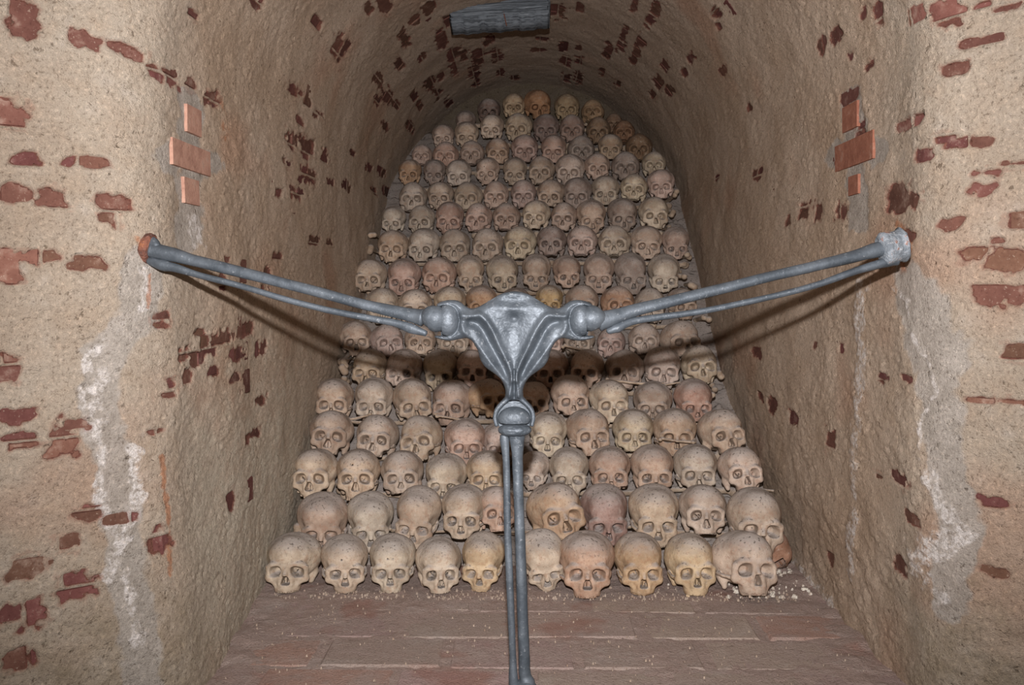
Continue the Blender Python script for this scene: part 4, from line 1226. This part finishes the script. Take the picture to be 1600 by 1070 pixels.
def rail_pts(u, w, v):
    """photo-pixel coordinates of the railing plane -> metres relative to the railing's origin"""
    p = np.empty(u.shape + (3,))
    X = 803.5 + u; Yp = 430 + v
    # undo the camera's small turn so that the casting stands upright in its own plane
    q = (X - 805) * MPP; r = -(Yp - 520) * MPP
    p[..., 0] = q; p[..., 1] = w * MPP; p[..., 2] = r * 1.003
    return p
Vm = rail_pts(Vb[:, 0], Vb[:, 1], Vb[:, 2])
me, _ = mesh_from('pelvis_casting', Vm, Qb[:, ::-1], M_METAL)
obj('pelvis_casting', me, rail)
print('casting', len(Qb))

def sdf_part(name, fn, lo, hi, h, mat, parent, flip=True):
    u, w, v = np.meshgrid(np.arange(lo[0], hi[0], h), np.arange(lo[1], hi[1], h), np.arange(lo[2], hi[2], h), indexing='ij')
    V, Q = surface_nets(fn(u, w, v).astype(np.float32), lo, h)
    V = relax(V, Q, 1, 0.5)
    me, _ = mesh_from(name, rail_pts(V[:, 0], V[:, 1], V[:, 2]), Q[:, ::-1] if flip else Q, mat)
    return obj(name, me, parent)
for sgn in (-1, 1):
    c0 = sgn * (985 - 603) / CS
    def ball(u, w, v):
        d = el(u, w, v, (c0, -4, 258 / CS), (18.5, 18, 25.2))
        return np.maximum(d, sgn * (u - c0) - 9.0) + 0.3 * vnoise(u * .4, w * .4, v * .4, 5)
    sdf_part('ball_joint', ball, (c0 - 24, -26, 40), (c0 + 24, 18, 100), 0.9, M_METAL, rail)
def lball(u, w, v):
    return smax(el(u, w, v, (0, -4, 826 / CS), (25.5, 18, 19)), (v - 852 / CS), 1) + 0.3 * vnoise(u * .4, w * .4, v * .4, 5)
sdf_part('ball_joint', lball, (-30, -26, 200), (30, 18, 240), 0.9, M_METAL, rail)

def rp(px, py, dy=0.0):
    """railing-local point under a photo pixel, dy metres behind the casting's plane"""
    p = unproject(px, py, DB + dy)
    return Vector(p) - Vector(RC)
def swept(name, pts, radii, parent, mat, flat=1.0, seed=0, nseg=14, steps=70, rough=0.06):
    """tube through railing-local points with a radius per point, slightly faceted"""
    P = np.array([tuple(p) for p in pts]); n = len(P)
    t = np.linspace(0, n - 1, steps)
    C = []
    for a in t:
        i = min(int(a), n - 2); f = a - i
        g = [P[min(max(i + k, 0), n - 1)] for k in (-1, 0, 1, 2)]
        C.append(0.5 * (2 * g[1] + (g[2] - g[0]) * f + (2 * g[0] - 5 * g[1] + 4 * g[2] - g[3]) * f * f + (3 * g[1] - g[0] - 3 * g[2] + g[3]) * f ** 3))
    C = np.array(C)
    rr = np.interp(t, range(n), radii)
    T = np.gradient(C, axis=0); T /= np.linalg.norm(T, axis=1)[:, None]
    up = np.array((0, 1, 0.05))
    A = np.cross(T, up); A /= np.linalg.norm(A, axis=1)[:, None]
    B = np.cross(A, T)
    ang_ = np.linspace(0, 2 * math.pi, nseg, endpoint=False)
    VV = []
    for i in range(steps):
        ks = np.arange(nseg)
        wob = 1 + rough * vnoise(ks * 1.3, np.full(nseg, i * 0.33), np.zeros(nseg), seed) + rough * 0.6 * np.cos(3 * ang_ + seed)
        for a, wv in zip(ang_, wob):
            VV.append(C[i] + (A[i] * math.cos(a) + B[i] * math.sin(a) * flat) * rr[i] * wv)
    VV.append(C[0] - T[0] * rr[0] * 0.5); VV.append(C[-1] + T[-1] * rr[-1] * 0.5)
    Q = []
    for i in range(steps - 1):
        for k in range(nseg):
            k2 = (k + 1) % nseg
            Q.append((i * nseg + k, i * nseg + k2, (i + 1) * nseg + k2, (i + 1) * nseg + k))
    me = bpy.data.meshes.new(name)
    fc = Q + [(steps * nseg, (k + 1) % nseg, k) for k in range(nseg)] + [(steps * nseg + 1, (steps - 1) * nseg + k, (steps - 1) * nseg + (k + 1) % nseg) for k in range(nseg)]
    me.from_pydata([tuple(v) for v in VV], [], [f[::-1] for f in fc])
    me.polygons.foreach_set('use_smooth', [True] * len(me.polygons))
    me.materials.append(mat)
    return obj(name, me, parent)
cl = lambda x, y: (180 + x / 3.077, 330 + y / 3.077)
crr = lambda x, y: (900 + x / 2.963, 330 + y / 2.963)
m = MPP
def pr(pts, dys): return [rp(x, y, d) for (x, y), d in zip(pts, dys)]
# left arm
a = swept('long_bone', pr([cl(175, 185), cl(260, 205), cl(400, 242), cl(700, 318), cl(1000, 395), cl(1200, 450), cl(1400, 496), cl(1480, 512)], [.085, .082, .074, .056, .036, .022, .008, 0]),
          [13.5 * m, 12 * m, 9.2 * m, 8.6 * m, 8.2 * m, 8.4 * m, 10 * m, 14 * m], rail, M_METAL, seed=1)
obj('cap_dummy', None) if False else None
swept('slender_bone', pr([cl(160, 235), cl(225, 258), cl(290, 272), cl(400, 306), cl(600, 358), cl(800, 418), cl(1000, 470), cl(1200, 510), cl(1340, 536), cl(1420, 562), cl(1495, 588)], [.085, .08, .076, .068, .056, .044, .034, .022, .014, .008, 0.0]),
      [6 * m, 9.5 * m, 7.5 * m, 5.2 * m, 5 * m, 5 * m, 5 * m, 5.2 * m, 6 * m, 8 * m, 4.5 * m], rail, M_METAL, seed=2)
swept('knuckle', pr([(663, 497), (672, 496), (682, 498), (693, 500)], [0, -.004, -.004, 0]), [11 * m, 19 * m, 21 * m, 17 * m], rail, M_METAL, seed=3, steps=24, nseg=22, rough=.03)
# right arm
swept('long_bone', pr([crr(1475, 175), crr(1400, 178), crr(1300, 206), crr(1100, 256), crr(900, 302), crr(600, 378), crr(300, 452), crr(180, 490), crr(105, 510)], [.085, .08, .072, .06, .048, .032, .012, .004, 0]),
      [11 * m, 12.5 * m, 10 * m, 8.6 * m, 8.2 * m, 8.4 * m, 9.5 * m, 13 * m, 16 * m], rail, M_METAL, seed=4)
swept('slender_bone', pr([crr(1485, 225), crr(1420, 240), crr(1300, 275), crr(1100, 345), crr(900, 396), crr(600, 460), crr(400, 488), crr(260, 510), crr(190, 540), crr(145, 556)], [.084, .078, .07, .058, .048, .032, .022, .01, 0, 0]),
      [9 * m, 8 * m, 6 * m, 5.2 * m, 5 * m, 5 * m, 5.2 * m, 6 * m, 8 * m, 4 * m], rail, M_METAL, seed=5)
swept('knuckle', pr([(942, 500), (933, 498), (924, 497), (913, 498)], [0, -.004, -.004, 0]), [11 * m, 18 * m, 21 * m, 18 * m], rail, M_METAL, seed=6, steps=24, nseg=22, rough=.03)
# lower leg
kn = [(805, 659), (805, 664), (805, 670), (806, 677), (806, 684)]
def knee(u, w, v):
    d = smax(el(u, w, v, (1, -3, 242), (26.5, 19, 11)), -(v - 231), 1.0)
    return d + 0.7 * vnoise(u * .22, w * .22, v * .3, 9) + .25 * vnoise(u * .6, w * .6, v * .6, 10)
sdf_part('knuckle', knee, (-32, -28, 224), (34, 22, 262), 0.9, M_METAL, rail)
b2 = lambda x, y: (720 + x / 2.489, 640 + y / 2.489)
swept('long_bone', pr([b2(218, 100), b2(219, 120), b2(220, 190), b2(223, 300), b2(228, 440), b2(234, 600), b2(240, 800), b2(246, 960), b2(249, 1030), b2(258, 1062), b2(262, 1100)], [0] * 11),
      [13.5 * m, 12 * m, 8.4 * m, 8.1 * m, 8.2 * m, 8.5 * m, 8.8 * m, 9 * m, 9.5 * m, 13 * m, 12 * m], rail, M_METAL, seed=7, steps=90)
swept('slender_bone', pr([b2(168, 98), b2(170, 118), b2(176, 190), b2(179, 300), b2(181, 440), b2(187, 600), b2(196, 800), b2(202, 960), b2(204, 1040), b2(206, 1100)], [-.002] * 10),
      [6.5 * m, 7.6 * m, 5.6 * m, 5.3 * m, 5.8 * m, 6 * m, 5.8 * m, 5.4 * m, 7.5 * m, 8 * m], rail, M_METAL, seed=8, steps=90)
# ankle ring and foot of the leg, below the frame
swept('knuckle', pr([(812, 1068), (818, 1078), (820, 1092), (820, 1106)], [0, 0, 0, 0]), [15 * m, 24 * m, 24 * m, 14 * m], rail, M_METAL, seed=9, steps=30, nseg=22)
swept('foot_stub', pr([(820, 1104), (821, 1150), (822, 1235)], [0, .0, .0]), [12 * m, 11 * m, 11 * m], rail, M_METAL, seed=10, steps=20)
# iron stubs let into the corners of the niche
def stub(cx_, cy_, dy, L, R, sgn, mat, nm):
    n, st = 26, 12
    VV, Q = [], []
    rr = random.Random(int(cx_))
    prof = [(0, .80), (.06, 1.0), (.12, 1.06), (.18, .96), (.4, .93), (.6, .98), (.8, 1.02), (.92, .98), (1.0, .8), (1.0, .0)]
    for i, (f, s) in enumerate(prof):
        for k in range(n):
            a = 2 * math.pi * k / n
            w = 1 + .10 * float(vnoise(np.array([k * .7]), np.array([i * .9]), np.array([0.]), int(cx_))[0])
            VV.append((sgn * (f - .25) * L, math.cos(a) * R * s * w * .82, math.sin(a) * R * s * w * 1.12))
    for i in range(len(prof) - 1):
        for k in range(n):
            k2 = (k + 1) % n
            f4 = (i * n + k, i * n + k2, (i + 1) * n + k2, (i + 1) * n + k)
            Q.append(f4 if sgn > 0 else f4[::-1])
    Q.append(tuple(range(n))[::-1] if sgn > 0 else tuple(range(n)))
    me = bpy.data.meshes.new(nm); me.from_pydata(VV, [], Q); me.materials.append(mat)
    me.polygons.foreach_set('use_smooth', [True] * len(me.polygons))
    o = obj(nm, me, rail)
    o.location = rp(cx_, cy_, dy)
    o.rotation_euler = (0, math.radians(12) * (1 if sgn > 0 else -1), math.radians(-14) * sgn)
    return o
o = stub(214, 384, .095, .050, .0295, 1, M_RUST, 'rusted_stub'); o['label'] = 'rust brown stub with an orange flange'
o = stub(1404, 384, .085, .055, .031, -1, M_FLAKE, 'rusted_stub'); o['label'] = 'rust spotted stub under flaking grey paint'
swept('weld', pr([(1388, 374), (1392, 382), (1394, 394), (1392, 408)], [.082, .078, .078, .082]), [6 * m, 9 * m, 10 * m, 7 * m], rail, M_FLAKE, seed=12, steps=24, rough=.2)
swept('weld', pr([(236, 374), (241, 382), (243, 392), (240, 402)], [.085, .082, .082, .085]), [6 * m, 9 * m, 9 * m, 6 * m], rail, M_METAL, seed=13, steps=24, rough=.2)

# ------------------------------------------------------------------ slate-grey timber fixed at the crown of the vault
def timber_material():
    t = NT('grey_timber')
    co = t.n('TexCoord').outputs['Object']
    mp = t.n('Mapping', ins={'Scale': (3.0, 60.0, 60.0)})
    t.set(mp.inputs['Vector'], co)
    n1 = t.noise(mp.outputs[0], 2.0, 5.0, 0.7, dist=.4)
    c = t.mix(t.ramp(n1, 0.35, 0.6), (0.035, 0.043, 0.052), (0.13, 0.15, 0.17))
    c = t.mix(t.ramp(n1, 0.62, 0.75, 0, .8), c, (0.36, 0.39, 0.42))
    return t.out(c, 0.6, t.bump(n1, 0.8, 0.006), spec=0.4)
M_TIMBER = timber_material()
nx_, nz_ = 64, 26
pA = unproject(703, 14, 4.62); pB = unproject(856, 0, 4.62)
LT = 0.44
VV, Q = [], []
prof = []
for j in range(nz_ + 1):
    prof.append(j / nz_)
for side in (0, 1):
    for i in range(nx_ + 1):
        for j in range(nz_ + 1):
            x = (i / nx_ - .5) * LT
            z = (j / nz_ - .5) * 0.125
            if side == 0:
                g = 0.0045 * math.sin(j * 1.9 + 0.8 * math.sin(i * .11)) + 0.004 * math.sin(j * .73 + i * .05)
                y = -0.03 + g - 0.02 * math.sin(j / nz_ * math.pi)
            else:
                y = 0.045
            wob = 0.006 * math.sin(i * .35) + 0.004 * math.sin(i * .9 + 1)
            zz = z + wob * (0.5 - j / nz_) * 2 * .6
            xx = x + (0.008 * math.sin(j * .8) if i in (0, nx_) else 0) - (0.012 * (1 - j / nz_) if i == nx_ else 0) + (0.018 * (1 - j / nz_) if i == 0 else 0)
            VV.append((xx, y, zz))
W_ = nz_ + 1
off = (nx_ + 1) * W_
for i in range(nx_):
    for j in range(nz_):
        a_ = i * W_ + j
        Q.append((a_, a_ + W_, a_ + W_ + 1, a_ + 1))
        Q.append((off + a_ + 1, off + a_ + W_ + 1, off + a_ + W_, off + a_))
for i in range(nx_):
    a_ = i * W_; b_ = i * W_ + nz_
    Q.append((off + a_, off + a_ + W_, a_ + W_, a_)); Q.append((b_, b_ + W_, off + b_ + W_, off + b_))
for j in range(nz_):
    a_ = j; b_ = nx_ * W_ + j
    Q.append((a_, a_ + 1, off + a_ + 1, off + a_)); Q.append((off + b_, off + b_ + 1, b_ + 1, b_))
tb = bpy.data.objects.new('lintel_timber', None); COL.objects.link(tb)
me = bpy.data.meshes.new('board'); me.from_pydata(VV, [], Q); me.materials.append(M_TIMBER)
me.polygons.foreach_set('use_smooth', [True] * len(me.polygons))
obj('board', me, tb)
tc_ = unproject(780, 22, 4.27)
tb.location = (tc_[0], 4.27, SPR + RAD - 0.082)
tb.rotation_euler = (math.radians(-40), math.radians(-3.5), 0)
tag(tb, 'weathered slate grey timber board fixed at the crown of the vault', 'board')
def rod(name, p, q, r, mat, parent, n=8):
    p, q = Vector(p), Vector(q)
    T = (q - p).normalized(); A = T.orthogonal().normalized(); B = T.cross(A)
    VV = [tuple(c + (A * math.cos(2 * math.pi * k / n) + B * math.sin(2 * math.pi * k / n)) * r) for c in (p, q) for k in range(n)]
    Q = [(k, (k + 1) % n, n + (k + 1) % n, n + k) for k in range(n)] + [tuple(range(n))[::-1], tuple(range(n, 2 * n))]
    me = bpy.data.meshes.new(name); me.from_pydata(VV, [], Q); me.materials.append(mat)
    return obj(name, me, parent)
rod('iron_hook', (-.11, -.04, .10), (-.105, -.055, .0), .006, M_RUST, tb)
rod('iron_hook', (.115, -.04, .10), (.115, -.055, .03), .006, M_RUST, tb)
rod('hanging_wire', (.02, -.04, -.04), (.03, -.02, -.11), .0022, M_RUST, tb)

# ------------------------------------------------------------------ crumbs of plaster on the floor
def rubble(n, seed, fn, name, lab, col):
    rn = random.Random(seed)
    VV, Q = [], []
    for _ in range(n):
        x, y, r = fn(rn)
        b = len(VV)
        a0 = rn.random() * 6
        z = 0.006
        for k in range(5):
            a = a0 + k * 1.2566
            VV.append((x + math.cos(a) * r * rn.uniform(.7, 1.2), y + math.sin(a) * r * rn.uniform(.7, 1.2), z - .004))
        for k in range(5):
            a = a0 + k * 1.2566 + .3
            VV.append((x + math.cos(a) * r * rn.uniform(.35, .7), y + math.sin(a) * r * rn.uniform(.35, .7), z + r * rn.uniform(.4, .8)))
        for k in range(5):
            Q.append((b + k, b + (k + 1) % 5, b + 5 + (k + 1) % 5, b + 5 + k))
        Q.append(tuple(b + 5 + k for k in range(5)))
    me = bpy.data.meshes.new(name); me.from_pydata(VV, [], Q); me.materials.append(M_BONE)
    o = obj(name, me); o.color = col
    tag(o, lab, 'rubble', kind='stuff')
def f_right(rn):
    px, py = rn.gauss(1205, 45), rn.gauss(905, 18)
    p = unproject(px, py, 1.0); v = (p - CL); k = -CAMZ / v[2]
    return min(max((CL + v * k)[0], -.75), .83), max((CL + v * k)[1], 2.75), rn.choice([.003, .004, .005, .008])
def f_row(rn):
    return rn.uniform(-.74, .78), 2.745 + abs(rn.gauss(0, .045)) - .03, rn.choice([.0012, .0015, .002, .003, .004])
def f_any(rn):
    return rn.uniform(-.76, .82), rn.uniform(2.05, 2.8), rn.choice([.001, .0012, .0018, .0025])
rubble(170, 3, f_right, 'plaster_crumbs', 'white plaster crumbs scattered on the floor at the right wall', (.62, .60, .55, 0))
rubble(420, 4, f_row, 'bone_grit', 'pale grit lying along the foot of the bottom row', (.40, .34, .29, 0))
rubble(260, 5, f_any, 'floor_grit', 'fine grit strewn over the brick floor', (.42, .35, .29, 0))
